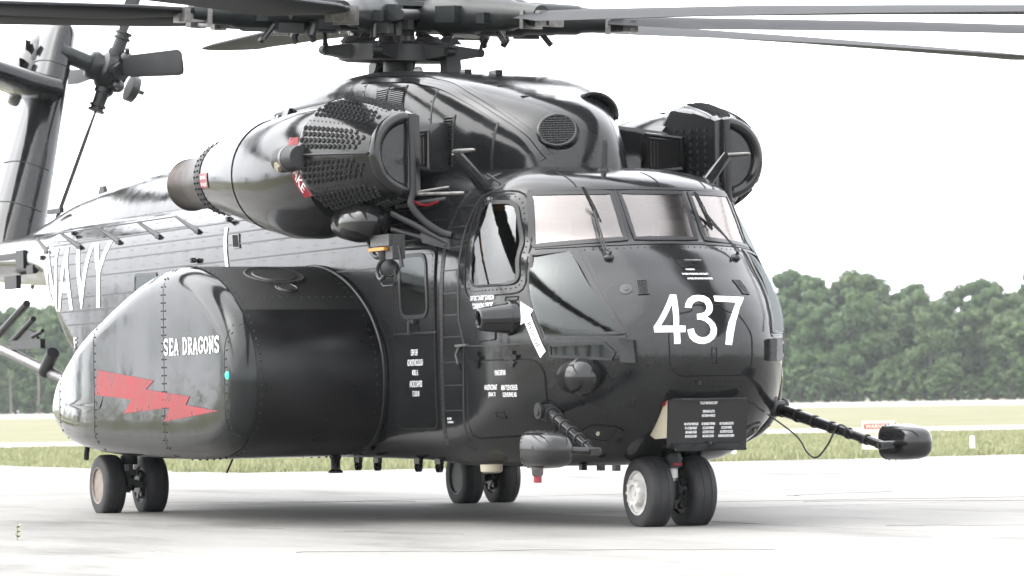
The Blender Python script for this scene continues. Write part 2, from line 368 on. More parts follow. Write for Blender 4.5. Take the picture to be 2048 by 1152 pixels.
sheet('runway', [(-427, 70.1), (-378.6, 109.7), (-330.2, 149.1), (-287.8, 183.7), (-256.3, 209.4), (-416.4, 335.1), (-480.2, 304.1), (-572.3, 259.4), (-686.9, 203.8), (-813.7, 142.2)], -.03, M['runway'])
sheet('taxiway', [(-80.1, 5.6), (-77.5, 17.8), (-74.4, 32.4), (-71.0, 48), (-68.1, 61.6), (-62, 90), (-74, 105), (-80.8, 71.6), (-83.7, 55.9), (-87.1, 38.2), (-90.2, 21.6), (-92.8, 7.9), (-98, -20), (-85, -20)], -.03, M['runway'])
AP = sheet('apron', [(-28.6, -17.6), (44.6, -17.6), (44.6, 43.4), (-28.6, 43.4), (-28.6, 6.8), (-46.9, 6.8), (-46.9, -11.5), (-28.6, -11.5)], -.02, M['joint'])
SL = 6.1; sme = None
g_ = .008; h_ = SL/2-g_; c_ = .02
sv = [(sx*h_, sy*h_, -.05) for sx, sy in ((-1, -1), (1, -1), (1, 1), (-1, 1))]+[(sx*h_, sy*h_, -.012) for sx, sy in ((-1, -1), (1, -1), (1, 1), (-1, 1))]+[(sx*(h_-c_), sy*(h_-c_), 0) for sx, sy in ((-1, -1), (1, -1), (1, 1), (-1, 1))]
sf = [(8, 9, 10, 11)]+[(i, (i+1) % 4, 4+(i+1) % 4, 4+i) for i in range(4)]+[(4+i, 4+(i+1) % 4, 8+(i+1) % 4, 8+i) for i in range(4)]
sme = bpy.data.meshes.new('slab'); sme.from_pydata(sv, [], sf); sme.materials.append(M['conc'])
cells = [(-28.5+SL*(i+.5), -5.35+SL*(j+.5)) for i in range(12) for j in range(-2, 8)]+[(-28.5-SL*(i+.5), -5.35+SL*(j+.5)) for i in range(3) for j in range(-1, 2)]
for x, y in cells:
    o = bpy.data.objects.new('slab', sme); COL.objects.link(o); o.parent = AP; o.location = (x, y, random.uniform(-.003, .003)); o.rotation_euler = (random.uniform(-.0006, .0006), random.uniform(-.0006, .0006), 0)
# cracks across a few slabs
ck_ = MB()
for (x0, y0, x1, y1) in ((-6.6, 3.0, -4.0, 8.5), (-7.6, 5.3, -8.2, 6.9), (-5.5, 4.4, -2.0, 7.6), (1.5, 1.2, 4.6, 3.6), (-12, -1.0, -9.4, 1.7), (3.0, -4.6, 5.2, -1.8), (-3.6, -3.2, .6, -2.2)):
    P = []; n_ = 14
    for i in range(n_+1): t = i/n_; P.append((x0+(x1-x0)*t+random.uniform(-.12, .12), y0+(y1-y0)*t+random.uniform(-.12, .12)))
    strip_mb(ck_, P, .010, .004, lambda u, v, e=0.: Vector((u, v, max(e, 0)+.002)), False, .3, .0)
cko = ck_.build('cracks', M['joint'], AP, 0); tag(cko, kind='stuff')
# grass tufts beyond the apron
def tuft_field(name, n, box, ok, hmin, hmax, m, seed, label, wide=1.):
    r = np.random.default_rng(seed); pts = []
    while len(pts) < n:
        p = np.stack([r.uniform(box[0], box[1], n), r.uniform(box[2], box[3], n)], 1); p = p[ok(p[:, 0], p[:, 1])]; pts += list(p)
    pts = np.array(pts[:n]); K = 4; V = np.zeros((n*K*3, 3)); ang = r.uniform(0, 6.283, (n, K)); hh = r.uniform(hmin, hmax, (n, 1))*r.uniform(.6, 1.1, (n, K)); w = r.uniform(.010, .022, (n, K))*wide
    bx = pts[:, None, 0]+r.normal(0, .04, (n, K)); by = pts[:, None, 1]+r.normal(0, .04, (n, K)); lean = r.uniform(.1, .7, (n, K))*hh; a2 = r.uniform(0, 6.283, (n, K))
    V = np.stack([np.stack([bx-w*np.cos(ang), by-w*np.sin(ang), np.full_like(bx, -.06)], -1), np.stack([bx+w*np.cos(ang), by+w*np.sin(ang), np.full_like(bx, -.06)], -1), np.stack([bx+lean*np.cos(a2), by+lean*np.sin(a2), hh-.06], -1)], 2).reshape(-1, 3)
    me = bpy.data.meshes.new(name); nv = len(V); me.vertices.add(nv); me.vertices.foreach_set('co', V.ravel()); me.loops.add(nv); me.loops.foreach_set('vertex_index', np.arange(nv)); me.polygons.add(nv//3); me.polygons.foreach_set('loop_start', np.arange(0, nv, 3)); me.polygons.foreach_set('loop_total', np.full(nv//3, 3)); me.update(); me.validate()
    o = link_mesh(name, me, m); tag(o, label, 'grass', kind='stuff'); return o
def beyond(x, y):
    s = (x+28.5+.5*np.sin(y*1.3)+.25*np.sin(y*3.7+1) < 0); stub = (x > -46.9+.4*np.sin(y*2)) & (y < 6.85+.35*np.sin(x*1.1)+.2*np.sin(x*2.7)); tx = (x < -66-.0*y) & (x > -95)
    lim = (y > 4) if False else True
    return s & ~stub & ~((x < (-80.1+(y-5.6)*.215)+1) & (x > (-92.8+(y-7.9)*.19)-1))
tuft_field('grass', 60000, (-78, -28.2, -6, 48), beyond, .03, .13, M['tuft'], 3, 'rough grass between the apron and the taxiway')
tuft_field('grass', 9000, (-33, -27.9, 5, 30), beyond, .05, .20, M['tuft'], 4, 'longer green grass fringing the far apron edge', 1.3)
# ---------------- trees
def tree_mat(name, a, b_, c):
    m = grass_mat(name, (a, b_, c), .9); m.node_tree.nodes['Principled BSDF'].inputs['Roughness'].default_value = .6
    return m
M['leaf'] = [tree_mat('leaves_oak', (0.024, 0.047, 0.017), (0.040, 0.073, 0.023), (0.069, 0.104, 0.033)), tree_mat('leaves_pale', (0.031, 0.055, 0.021), (0.053, 0.081, 0.029), (0.083, 0.114, 0.043)), tree_mat('leaves_dark', (0.017, 0.037, 0.014), (0.031, 0.057, 0.019), (0.054, 0.081, 0.026))]
M['bark'] = mat('bark_grey', (.12, .10, .085), .9, vary=.4, vscale=2)
M['palm'] = tree_mat('palm_fronds', (.04, .06, .02), (.07, .10, .03), (.11, .13, .05))
def crown_mesh(name, seed, hgt, rad, nleaf, low, m):
    r = np.random.default_rng(seed); nb = 34; cs = []
    for i in range(nb):
        t = (i+.5)/nb; zz_ = low+(hgt-low)*t; prof_ = (1-.75*((zz_-low)/(hgt-low))**2.2); a = r.uniform(0, 6.283); q = rad*prof_*math.sqrt(r.uniform(.05, 1))
        cs.append((q*math.cos(a), q*math.sin(a), zz_, r.uniform(.9, 2.1)*(hgt/17)))
    C_ = np.array(cs); idx = r.integers(0, nb, nleaf); d = r.normal(size=(nleaf, 3)); d /= np.linalg.norm(d, axis=1)[:, None]
    rr = C_[idx, 3]*r.uniform(.55, 1.08, nleaf); P = C_[idx, :3]+d*rr[:, None]*np.array([1.1, 1.1, .8]); P[:, 2] = np.maximum(P[:, 2], .3)
    s = r.uniform(.20, .46, nleaf)*(hgt/17)**.5; t1 = np.cross(d, r.normal(size=(nleaf, 3))); t1 /= np.linalg.norm(t1, axis=1)[:, None]+1e-9; nn = d+r.normal(0, .6, (nleaf, 3)); t2 = np.cross(nn, t1); t2 /= np.linalg.norm(t2, axis=1)[:, None]+1e-9
    V = np.stack([P-t1*s[:, None], P+t2*s[:, None]*.6, P+t1*s[:, None], P-t2*s[:, None]*.6], 1).reshape(-1, 3); nv = len(V)
    me = bpy.data.meshes.new(name); me.vertices.add(nv); me.vertices.foreach_set('co', V.ravel()); me.loops.add(nv); me.loops.foreach_set('vertex_index', np.arange(nv)); me.polygons.add(nv//4); me.polygons.foreach_set('loop_start', np.arange(0, nv, 4)); me.polygons.foreach_set('loop_total', np.full(nv//4, 4)); me.update(); me.validate(); me.materials.append(m)
    return me, cs
def trunk_mesh(name, cs, hgt, r0):
    b = MB(); b.tube([(0, 0, -.2), (.1, 0, hgt*.25), (-.1, .1, hgt*.5), (0, 0, hgt*.8)], [r0, r0*.8, r0*.55, r0*.2], 8)
    for c in cs[:12]:
        z0 = min(c[2]*.55, hgt*.55); b.tube([(0, 0, z0), (c[0]*.5, c[1]*.5, (z0+c[2])/2+.3), (c[0], c[1], c[2])], [r0*.4, r0*.25, r0*.08], 5)
    me = b.mesh(name, 40, False); me.materials.append(M['bark']); return me
TV = []
for i, (hg, rd, nl, lw, ml) in enumerate(((17, 5.0, 11000, 1.6, 0), (15.5, 5.6, 11000, 1.2, 1), (18, 4.6, 10000, 2.2, 0), (14.5, 5.4, 10000, 1.0, 2), (16, 5.0, 10000, 1.4, 1), (6, 3.4, 5200, .4, 0), (5, 3.0, 5000, .3, 1))):
    cm, cs = crown_mesh('crown', 50+i, hg, rd, nl, lw, M['leaf'][ml]); tm = trunk_mesh('trunk', cs, hg, .34 if hg > 8 else .12); TV.append((cm, tm))
KIND = ['tall dark oak', 'broad pale green tree', 'tall open-crowned tree', 'low dense dark tree', 'round pale tree', 'rounded green shrub', 'small pale shrub']
def tree(name, k, x, y, sc, label, group):
    o = empty(name, (x, y, -.06)); o.rotation_euler = (0, 0, random.random()*6.28); o.scale = (sc*random.uniform(.9, 1.12), sc*random.uniform(.9, 1.12), sc*random.uniform(.92, 1.08))
    tag(o, label, 'shrub' if k > 4 else 'tree', group)
    for nm, me in (('crown', TV[k][0]), ('trunk', TV[k][1])):
        c = bpy.data.objects.new(nm, me); COL.objects.link(c); c.parent = o
    return o
CX, CY = 29.3, -14.82
def at_px(px, D):
    a = math.atan2(px-1024, 7735.67); y = 2.71336-a; return CX+D*math.cos(y), CY+D*math.sin(y)
random.seed(11)
def ordinal(n): return '%d%s' % (n, 'th' if 10 <= n % 100 <= 20 else {1: 'st', 2: 'nd', 3: 'rd'}.get(n % 10, 'th'))
def rank(pxs, D0, Dj, kinds, sc0, sc1, nm, where, grp):
    pxs = sorted(pxs, reverse=True); n_in = 0; n_out = 0
    for px in pxs:
        D = D0+72*(1-px/1800)+random.uniform(0, Dj); x, y = at_px(px+random.uniform(-12, 12), D); k = random.choice(kinds)
        if px <= 2050: n_in += 1; lb = '%s, %s from the right %s' % (KIND[k], ordinal(n_in), where)
        else: n_out += 1; lb = '%s, %s past the right edge %s' % (KIND[k], ordinal(len([p for p in pxs if p > 2050])-n_out+1), where)
        tree(nm, k, x, y, random.uniform(sc0, sc1)*(1+.04*math.sin(px*.011)+.15*math.exp(-((px-1640)/130)**2)+.05*math.exp(-((px-2060)/120)**2)), lb, grp)
rank(np.arange(-420, 2500, 52), 628, 22, (0, 1, 2, 3, 4), .85, 1.05, 'woodland_tree', 'in the front rank of the wood', 'trees in the front rank of the wood beyond the runway')
rank(np.arange(-400, 2500, 42), 655, 20, (0, 2, 4, 1), 1.03, 1.20, 'woodland_tree', 'in the rear rank of the wood', 'trees in the rear rank of the wood beyond the runway')
rank(np.arange(-400, 2500, 34), 622, 6, (5, 6), .75, 1.25, 'woodland_shrub', 'along the foot of the wood', 'shrubs along the foot of the wood')
rank(np.arange(-390, 2500, 30), 642, 6, (5, 6), 1.1, 1.5, 'woodland_shrub', 'in the shrub layer under the trees', 'shrubs under the trees of the wood')
# cabbage palms at the wood's left end
def palm_mesh():
    b = MB(); n_ = 34
    for i in range(n_):
        a = i*2.4; el = random.uniform(-.5, 1.1); d = Vector((math.cos(a)*math.cos(el), math.sin(a)*math.cos(el), math.sin(el))); L = random.uniform(1.5, 2.2); p0 = Vector((0, 0, 8.6)); s = d.cross(Vector((0, 0, 1))).normalized()
        p1 = p0+d*L*.5; 
        for k in range(9):
            t = (k-4)/4*.7; q = (d*math.cos(t)+s*math.sin(t)); e_ = p1+q*L*.55+Vector((0, 0, -.35*L*.5)); w_ = s*.07
            b.add([p1-w_, p1+w_, e_], [(0, 1, 2)])
        b.tube([p0, p1], .03, 4)
    return b.mesh('crown', 0, False)
pm_ = palm_mesh(); pm_.materials.append(M['palm']); b = MB(); b.tube([(0, 0, -.1), (.1, .05, 4), (0, 0, 8.6)], [.24, .2, .2], 8); pt_ = b.mesh('trunk'); pt_.materials.append(M['bark'])
for px, sc, lb in ((74, 1.05, 'tall cabbage palm seen just behind the sponson tail'), (18, .8, 'shorter cabbage palm at the far left edge of the wood')):
    x, y = at_px(px, 690); o = empty('cabbage_palm', (x, y, -.06)); o.scale = (sc, sc, sc); tag(o, lb, 'palm')
    for nm, me in (('crown', pm_), ('trunk', pt_)): c = bpy.data.objects.new(nm, me); COL.objects.link(c); c.parent = o
# trees around the rest of the field, seen only as reflections
for a in range(0, 360, 7):
    if abs((a-155.5+180) % 360-180) < 24: continue
    D = random.uniform(150, 190); x, y = CX+D*math.cos(R(a)), CY+D*math.sin(R(a)); k = random.choice((0, 1, 2, 3, 4))
    tree('field_tree', k, x, y, random.uniform(.55, .75), KIND[k]+' on the near side of the airfield', 'trees round the near side of the field: '+KIND[k])
# ---------------- sign, markers, weed
M['signw'] = mat('sign_white', (.62, .59, .50), .5, vary=.06, vscale=6); M['signr'] = mat('sign_red', (.45, .06, .05), .5); M['post'] = mat('galvanised_post', (.30, .30, .30), .5, metal=.5)
SG = tag(empty('warning_sign', (-30.29, 19.46, -.06)), 'white WARNING sign with red heading in the grass by the apron edge', 'sign'); SG.rotation_euler = (0, 0, R(-28)+R(90))
b = MB(); b.box((0, 0, .43), (.58, .012, .50)); b.build('board', M['signw'], SG, 0)
def m_sgn(u, v, e=0.): return Vector((u, -.007-e, v))
hp = ngon_round([(-.255, .635), (.255, .635), (.255, .535), (-.255, .535)], .045); poly_patch('heading_panel', hp, m_sgn, M['signr'], SG, .002, 0, 0)
text_on('lettering', 'WARNING', .075, .45, 0, .585, m_sgn, M['signw'], SG, .005, 0, 0, .02)
for i, t in enumerate(('RESTRICTED AREA', 'AUTHORIZED', 'PERSONNEL ONLY')): text_on('lettering', t, .04, .40, 0, .45-i*.09, m_sgn, M['yellow'], SG, .005, 0, 0, .0)
for sx in (-.22, .22): b = MB(); b.box((sx, .02, .22), (.03, .02, .46)); b.build('post', M['post'], SG, 0)
for x, y, h_, lb in ((-36.66, 25.26, .30, 'short white marker post standing in the grass at far right'), (-33.69, 18.36, .22, 'short white marker post half hidden behind the helicopter nose')):
    o = tag(empty('marker_post', (x, y, -.06)), lb, 'post', 'white marker posts'); b = MB(); b.lathe((0, 0, 0), (0, 0, 1), [(0, .05), (h_-.02, .045), (h_, .03), (h_, 0)], 12); b.build('post', M['white'], o); b = MB(); b.lathe((0, 0, 0), (0, 0, 1), [(0, .06), (.02, .06), (.02, 0)], 12); b.build('base', M['post'], o)
wd_ = tag(empty('weed', (-1.28, -5.35, 0)), 'small green weed growing from the slab joint at lower left', 'weed')
b = MB(); b.tube([(0, 0, -.02), (.01, 0, .08), (-.01, .01, .14)], .004, 5); b.tube([(0, 0, .03), (.05, -.03, .05)], .003, 5); b.build('stem', M['tuft'], wd_)
for i in range(9):
    a = i*2.1; z = .02+.013*i; L = .045; p = Vector((.01*math.cos(a), .01*math.sin(a), z)); d = Vector((math.cos(a), math.sin(a), .5)).normalized(); s_ = d.cross(Vector((0, 0, 1))).normalized()
    MB().add([p, p+d*L*.5+s_*.018, p+d*L, p+d*L*.5-s_*.018], [(0, 1, 2, 3)]).build('leaf', M['tuft'], wd_, 0)
# ================================================================== HELICOPTER
H = tag(empty('helicopter'), 'big black military helicopter numbered 437 with NAVY on its side and wide sponsons', 'helicopter')
BK = M['black']
# ---------------- nose shell (closed solid, later carved into a cockpit)
def se_ring_half(x, n=34):
    zc, w, zt, zb, a, b = fus_zc(x), fus_w(x), fus_zt(x), fus_zb(x), fus_nt(x), fus_nb(x); o = []
    for i in range(2*n+1):
        th = -math.pi/2+math.pi*i/(2*n); s, c = math.sin(th), max(0, math.cos(th)); k = a if s >= 0 else b
        z = zc+((zt-zc) if s >= 0 else (zc-zb))*math.copysign(abs(s)**(2/k), s); o.append((w*c**(2/k), z))
    return o
half = se_ring_half(XJ, 30)
def nose_row(z, n=26):
    xc = max(nose_xc(z), XJ+.002); xs = [XJ+(xc-XJ)*(1-(1-t)**2.2) for t in np.linspace(0, 1, n)]
    P = [(x, min(side_y(x, z), 9), z) for x in xs]; P[-1] = (xc, 0, z)
    return [(p[0], -p[1], p[2]) for p in P]+[(p[0], p[1], p[2]) for p in P[-2::-1]]
zs = [p[1] for p in half]
extra = [z for z in np.linspace(.6, 3.0, 60)]
zs = sorted(set([round(z, 3) for z in zs[1:-1]]+[round(float(z), 3) for z in extra])); zz = [zs[0]]
for z in zs[1:]:
    if z-zz[-1] > .012: zz.append(z)
nose = MB(); rows = [nose_row(z) for z in zz]; nose.loft(rows, True, True, closed=True)
nose_me = nose.mesh('nose_section', 0)
# ---------------- cockpit cavity + window openings
WIN = {}
WIN['ctr'] = [(-.30, 2.835), (.30, 2.835), (.285, 2.43), (-.295, 2.43)]
WIN['fwd'] = [(-.37, 2.835), (-.375, 2.428), (-1.02, 2.385), (-.945, 2.843)]            # y,z (starboard)
WIN['side'] = ngon_round([(-1.12, 2.785), (-.76, 2.775), (-.40, 2.075), (-1.045, 2.065)], .09)  # x,z
WIN['quarter'] = [(-.40, 2.305), (-.13, 2.335), (.02, 2.215), (.155, 2.09), (.30, 1.955), (.44, 1.815), (.53, 1.70), (.585, 1.622), (-.035, 1.63)]
WIN['chin'] = [(.0, 1.535), (.46, 1.542), (.53, 1.462), (.505, 1.408), (.01, 1.448)]
def smallbox(): return MB()
cut = MB()
cv = []                                       # cavity: scaled copy of the nose inside the skin
for z in [1.36+.10*k for k in range(15)]:
    r_ = nose_row(min(max(z, 1.36), 2.86), 12); cx, s = -1.1, .86
    cv.append([(min(cx+(p[0]-cx)*s, 9), p[1]*.90, p[2]) for p in r_])
cut.loft(cv)
objs_cut = [cut]
def prism_yz(poly, s=1):
    c = MB(); c.prism([(-.98, s*p[0], p[1]) for p in poly], (2.2, 0, 0)); return c
def prism_xz(poly, s=1):
    c = MB(); c.prism([(p[0], s*.55, p[1]) for p in poly], (0, s*1.2, 0)); return c
for s in (1, -1):
    objs_cut += [prism_yz([(y*s, z) for y, z in WIN['fwd']]), prism_xz(WIN['side'], s), prism_xz(WIN['quarter'], s), prism_xz(WIN['chin'], s)]
objs_cut.append(prism_yz(WIN['ctr']))
nose_o = link_mesh('nose_section', nose_me, BK, H); nose_me.materials.append(M['cockpit'])
for c in objs_cut:
    me = c.mesh('cutter', 0); me.materials.append(BK); me.materials.append(M['cockpit'])
    for p in me.polygons: p.material_index = 1
    co = link_mesh('cutter', me, None); md = nose_o.modifiers.new('b', 'BOOLEAN'); md.operation = 'DIFFERENCE'; md.object = co; md.solver = 'EXACT'
bpy.context.view_layer.update()
dg = bpy.context.evaluated_depsgraph_get(); newme = bpy.data.meshes.new_from_object(nose_o.evaluated_get(dg))
nose_o.modifiers.clear(); nose_o.data = newme; newme.name = 'nose_section'
for o in [o for o in COL.objects if o.name.startswith('cutter')]: bpy.data.objects.remove(o)
newme.polygons.foreach_set('use_smooth', [True]*len(newme.polygons)); newme.set_sharp_from_angle(angle=R(38))
# ---------------- cabin and tail boom
b = MB(); rings = []
for x in list(np.linspace(-1.722, -10.4, 40))+list(np.linspace(-10.6, -20.2, 44)):
    h_ = se_ring_half(float(x), 26); rings.append([(x, -y, z) for y, z in h_]+[(x, y, z) for y, z in h_[-2:0:-1]])
b.loft(rings); fus = b.build('cabin_fuselage', BK, H, 38)
# ---------------- doghouse
b = MB(); rings = []
for x in list(np.linspace(-1.50, -2.1, 18))+list(np.linspace(-2.2, -9.0, 40))+list(np.linspace(-9.1, -17.5, 50)):
    w, zt, n = dog_w(x), dog_zt(x), dog_n(x)
    rings.append([(x, w*math.copysign(abs(math.cos(a))**(2/n), math.cos(a)), DZB+(zt-DZB)*abs(math.sin(a))**(2/n)) for a in np.linspace(0, math.pi, 41)])
b.loft(rings); dog = b.build('engine_fairing', BK, H, 40)

# ---------------- glazing
def fit_map(poly, fn, ax, bulge=0.):
    """smooth quadratic pane through the skin round an opening; ax = dependent axis"""
    P = [fn(p[0], p[1], 0.) for p in dense(poly, True, .05)]; c = np.mean([p for p in dense(poly, True, .05)], axis=0)
    for t in (.35, .7): P += [fn(*(c+(np.array(p)-c)*t), 0.) for p in dense(poly, True, .08)]
    iu = 1 if ax == 0 else 0; A = np.array([[1, p[iu], p.z, p[iu]**2, p[iu]*p.z, p.z**2] for p in P]); k = np.linalg.lstsq(A, np.array([p[ax] for p in P]), rcond=None)[0]
    R2 = max(np.linalg.norm(np.array(p)-c) for p in poly)**2; sg = 1 if ax == 0 else (-1 if np.mean([p[ax] for p in P]) < 0 else 1)
    def f(u, v, e=0.):
        d = float(k @ np.array([1, u, v, u*u, u*v, v*v]))+sg*(e+bulge*max(0, 1-((u-c[0])**2+(v-c[1])**2)/R2))
        return Vector((d, u, v)) if ax == 0 else Vector((u, d, v))
    return f
def pane(name, poly, fn, m, e=.0, step=.04, bulge=0.):
    return poly_patch(name, poly, fn if fn is m_nose else fit_map(poly, fn, 1, bulge), m, H, e, step, step)
def m_noseS(u, v, e=0.): return m_nose(u, v, e)
m_noseP = m_nose
fr_m = M['seam']
for s in (-1, 1):
    f_ = m_side_n if s < 0 else m_port_n
    tagn = lambda y: s*abs(y)
    P = [(s*abs(y), z) for y, z in WIN['fwd']]
    w = pane('windshield_pane', P, m_nose, M['glass'], .003, .04)
    strip('window_seal', P, .036, .010, m_nose, fr_m, w, True, .05)
    for key, nm, g, wd in (('side', 'cockpit_side_window', 'sglass', .032), ('quarter', 'lower_quarter_window', 'qglass', .026), ('chin', 'chin_window', 'qglass', .022)):
        w = pane(nm, WIN[key], f_, M[g], .006, .04, {'side': .035, 'quarter': .03, 'chin': .005}[key])
        strip('window_seal', WIN[key], wd, .014, f_, fr_m, w, True, .04)
        if key == 'side':
            rv = MB(); rivet_mb(rv, ngon_round([(-1.19, 2.84), (-.735, 2.83), (-.345, 2.03), (-1.13, 2.015)], .12), .052, .0065, f_, True, .005)
            tag(rv.build('rivets', M['groove'], w, 0), kind='stuff')
            strip('window_frame', ngon_round([(-1.26, 2.885), (-.71, 2.875), (-.285, 1.985), (-1.19, 1.965)], .15), .012, .005, f_, M['groove'], w, True)
            fr = MB(); P = [(p[0], p[1]) for p in WIN['side']]
            strip_mb(fr, P, .05, -.03, f_, True, .1, -.09); fr.build('inner_frame', M['amber'], w)
            p = f_(-.78, 2.30, -.002); n_ = (f_(-.78, 2.30, .05)-p).normalized()
            MB().lathe(p, n_, [(-.004, .05), (.004, .05), (.008, .044), (.006, .036), (.010, .03), (.010, 0)], 20).build('vent_knob', M['sglass'], w)
w = pane('windshield_pane', WIN['ctr'], m_nose, M['glass'], .003, .04)
strip('window_seal', WIN['ctr'], .034, .010, m_nose, fr_m, w, True)
# windshield surround: brow strip, sill strip
strip('windshield_brow', [(y, 2.873) for y in np.linspace(-.95, .95, 24)], .022, .006, m_nose, fr_m, H)
strip('windshield_sill', [(y, 2.395-.028*abs(y)) for y in np.linspace(-1.03, 1.03, 26)], .02, .006, m_nose, fr_m, H)
rv = MB()
for pth in ([(y, 2.862) for y in np.linspace(-.92, .92, 30)], [(y, 2.36-.03*abs(y)) for y in np.linspace(-.85, .85, 30)], [(y, 1.17) for y in (-.30, .30)], [(y, 1.21) for y in (-.30, .30)]): rivet_mb(rv, pth, .05, .0055, m_nose, False, .004)
tag(rv.build('rivets', M['groove'], H, 0), kind='stuff')
for y in (-.62, .12, .62):
    strip('roof_seam', [(y, z) for z in np.linspace(2.885, 3.04, 8)], .010, .003, m_nose, M['groove'], H, False, .03)
# cockpit interior: seats, panel, glareshield
ck = empty('cockpit_interior', (0, 0, 0), H)
MB().box((-.42, 0, 2.18), (.30, 1.5, .22)).build('glare_shield', M['cockpit'], ck)
MB().box((-.55, 0, 1.95), (.06, 1.5, .42)).build('instrument_panel', M['cockpit'], ck)
for s in (-1, 1):
    b = MB(); b.box((-1.02, s*.55, 2.12), (.12, .46, .75)); b.box((-.85, s*.55, 1.74), (.45, .46, .12)); b.box((-1.03, s*.55, 2.56), (.10, .26, .16))
    b.build('seat', M['seat'], ck)
b = MB(); b.box((-.95, 0, 2.74), (.5, .36, .07)); b.build('overhead_console', M['cockpit'], ck)
MB().box((-.8, 0, 1.40), (1.5, 1.9, .04)).build('cockpit_floor', M['cockpit'], ck)

# ---------------- nose details
sm = M['groove']
# radome outline seams between nose cap and side glass
for s in (-1, 1):
    f_ = m_side_n if s < 0 else m_port_n
    strip('panel_seam', [(-.10, 2.345), (.04, 2.235), (.18, 2.10), (.325, 1.96), (.465, 1.815), (.56, 1.70), (.61, 1.60)], .014, .004, f_, fr_m, H)
    strip('panel_seam', [(-.03, 1.598), (.1, 1.598), (.2, 1.597), (.4, 1.594), (.6, 1.59)], .020, .007, f_, fr_m, H)
    strip('panel_seam', [(-.42, 2.32), (-.28, 2.0), (-.07, 1.60)], .018, .004, f_, fr_m, H)
    # upper side strips
    strip('panel_seam', [(XJ+.02, .7), (XJ+.02, 1.4), (XJ+.02, 2.2), (XJ+.02, 2.75), (XJ+.02, 3.0), (XJ+.02, 3.08)], .07, .005, f_, fr_m, H, False, .1)
    rv = MB()
    for off in (-.022, .022): rivet_mb(rv, [(XJ+.02, .72), (XJ+.02, 1.5), (XJ+.02, 2.3), (XJ+.02, 2.9)], .045, .006, f_, False, .009, off)
    tag(rv.build('rivets', BK, H, 0), kind='stuff')
    strip('panel_seam', [(-1.27, .66), (-1.24, 1.45), (-1.23, 1.58), (-1.33, 1.78), (-1.35, 2.2), (-1.33, 2.85), (-1.05, 2.93)], .03, .004, f_, fr_m, H, False, .08)
    strip('panel_seam', [(-1.24, 1.555), (-.6, 1.55), (-.1, 1.56)], .012, .004, f_, fr_m, H)
    for z in (1.0, 1.22, 1.42, 1.64, 1.83, 2.02, 2.22, 2.42, 2.6, 2.78):
        strip('panel_seam', [(XJ+.06, z), (-1.5, z), (-1.37 if z > 1.7 else -1.28, z)], .012, .003, f_, fr_m, H)
    # hatch below cockpit with hinges
    hp = ngon_round([(-1.16, 1.425), (-.14, 1.425), (-.05, 1.30), (-.12, .80), (-1.16, .76)], .12)
    hatch = poly_patch('avionics_hatch', hp, f_, BK, H, .006, .08, .08)
    strip('hatch_gap', hp, .014, .0075, f_, sm, hatch, True)
    for hx in (-.93, -.40):
        b = MB(); q = lambda u, v, e: f_(u, v, e)
        strip_mb(b, [(hx, 1.36), (hx, 1.50)], .05, .022, f_); strip_mb(b, [(hx-.07, 1.445), (hx+.07, 1.445)], .04, .030, f_); strip_mb(b, [(hx-.05, 1.40), (hx+.05, 1.40)], .02, .026, f_)
        b.build('hinge', BK, hatch)
    strip('latch', [(-.66, .98), (-.54, .985), (-.545, .935), (-.65, .94)], .008, .010, f_, sm, hatch, True)
    # equipment panel under the side window
    pp = ngon_round([(-.95, 1.80), (-.62, 1.80), (-.62, 1.60), (-.97, 1.585)], .02)
    pl = poly_patch('access_panel', pp, f_, BK, H, .006, .08, .08); strip('panel_gap', pp, .010, .007, f_, sm, pl, True)
    strip('handle_recess', ngon_round([(-.50, 1.955), (-.36, 1.957), (-.36, 1.925), (-.50, 1.922)], .015), .012, .004, f_, sm, H, True)
    if s < 0:
        # flare tube
        p = f_(-.44, 1.775, 0.); d = Vector((-.10, s*1., -.03)).normalized()
        MB().lathe(p, d, [(-.05, .150), (.008, .150), (.012, .135), (.03, .128), (.24, .100), (.27, .092), (.275, .075), (.26, .062), (.12, .058), (.12, .0)], 28).build('dispenser_tube', M['blackpod'], H)
        # forward facing sensor dome
        d = Vector((.98, s*.10, -.02)).normalized(); c = Vector((.33, s*.965, 1.265))
        dome = MB(); dome.lathe(c, d, [(-.60, .07), (-.45, .12), (-.2, .145), (0, .152), (.008, .158), (.016, .152), (.07, .146), (.12, .12), (.155, .075), (.17, .03), (.173, .0)], 28)
        dome.build('sensor_dome', M['blackpod'], H)
        bp = ngon_round([(-.05, 1.40), (.12, 1.42), (.42, 1.40), (.5, 1.2), (.38, 1.07), (-.03, 1.09)], .08)
        bpl = poly_patch('sensor_base_plate', bp, f_, BK, H, .008, .08, .08); rv = MB(); rivet_mb(rv, bp, .045, .007, f_, True, .016); tag(rv.build('rivets', BK, bpl, 0), kind='stuff')
    # small box at the nose corner
    b = MB(); q = [m_nose(s*.72, 1.575, .0), m_nose(s*.625, 1.565, 0), m_nose(s*.61, 1.375, 0), m_nose(s*.71, 1.38, 0)]
    b.hexa(q, [v+Vector((.05, s*.05, 0)) for v in q]); b.build('junction_box', BK, H, 0)
    # chin landing lamp behind a leaf-shaped pane
    lp = ngon_round([(.0, .785), (.17, .86), (.32, .832), (.115, .712)], .05)
    lw = poly_patch('landing_lamp_window', lp, f_, M['qglass'], H, .010, .06, .06); strip('lamp_frame', lp, .022, .014, f_, M['blackpod'], lw, True)
    p = f_(.14, .80, .008); MB().ball(tuple(p), (.03, .012, .022)).build('lamp', M['cream'], lw)
    # grille vents on the nose
    gp = [(s*.405, 2.063), (s*.487, 2.063), (s*.517, 1.943), (s*.442, 1.948)]
    gv = poly_patch('vent_grille', gp, m_nose, M['dark'], H, .004, .1, .1)
    g = MB()
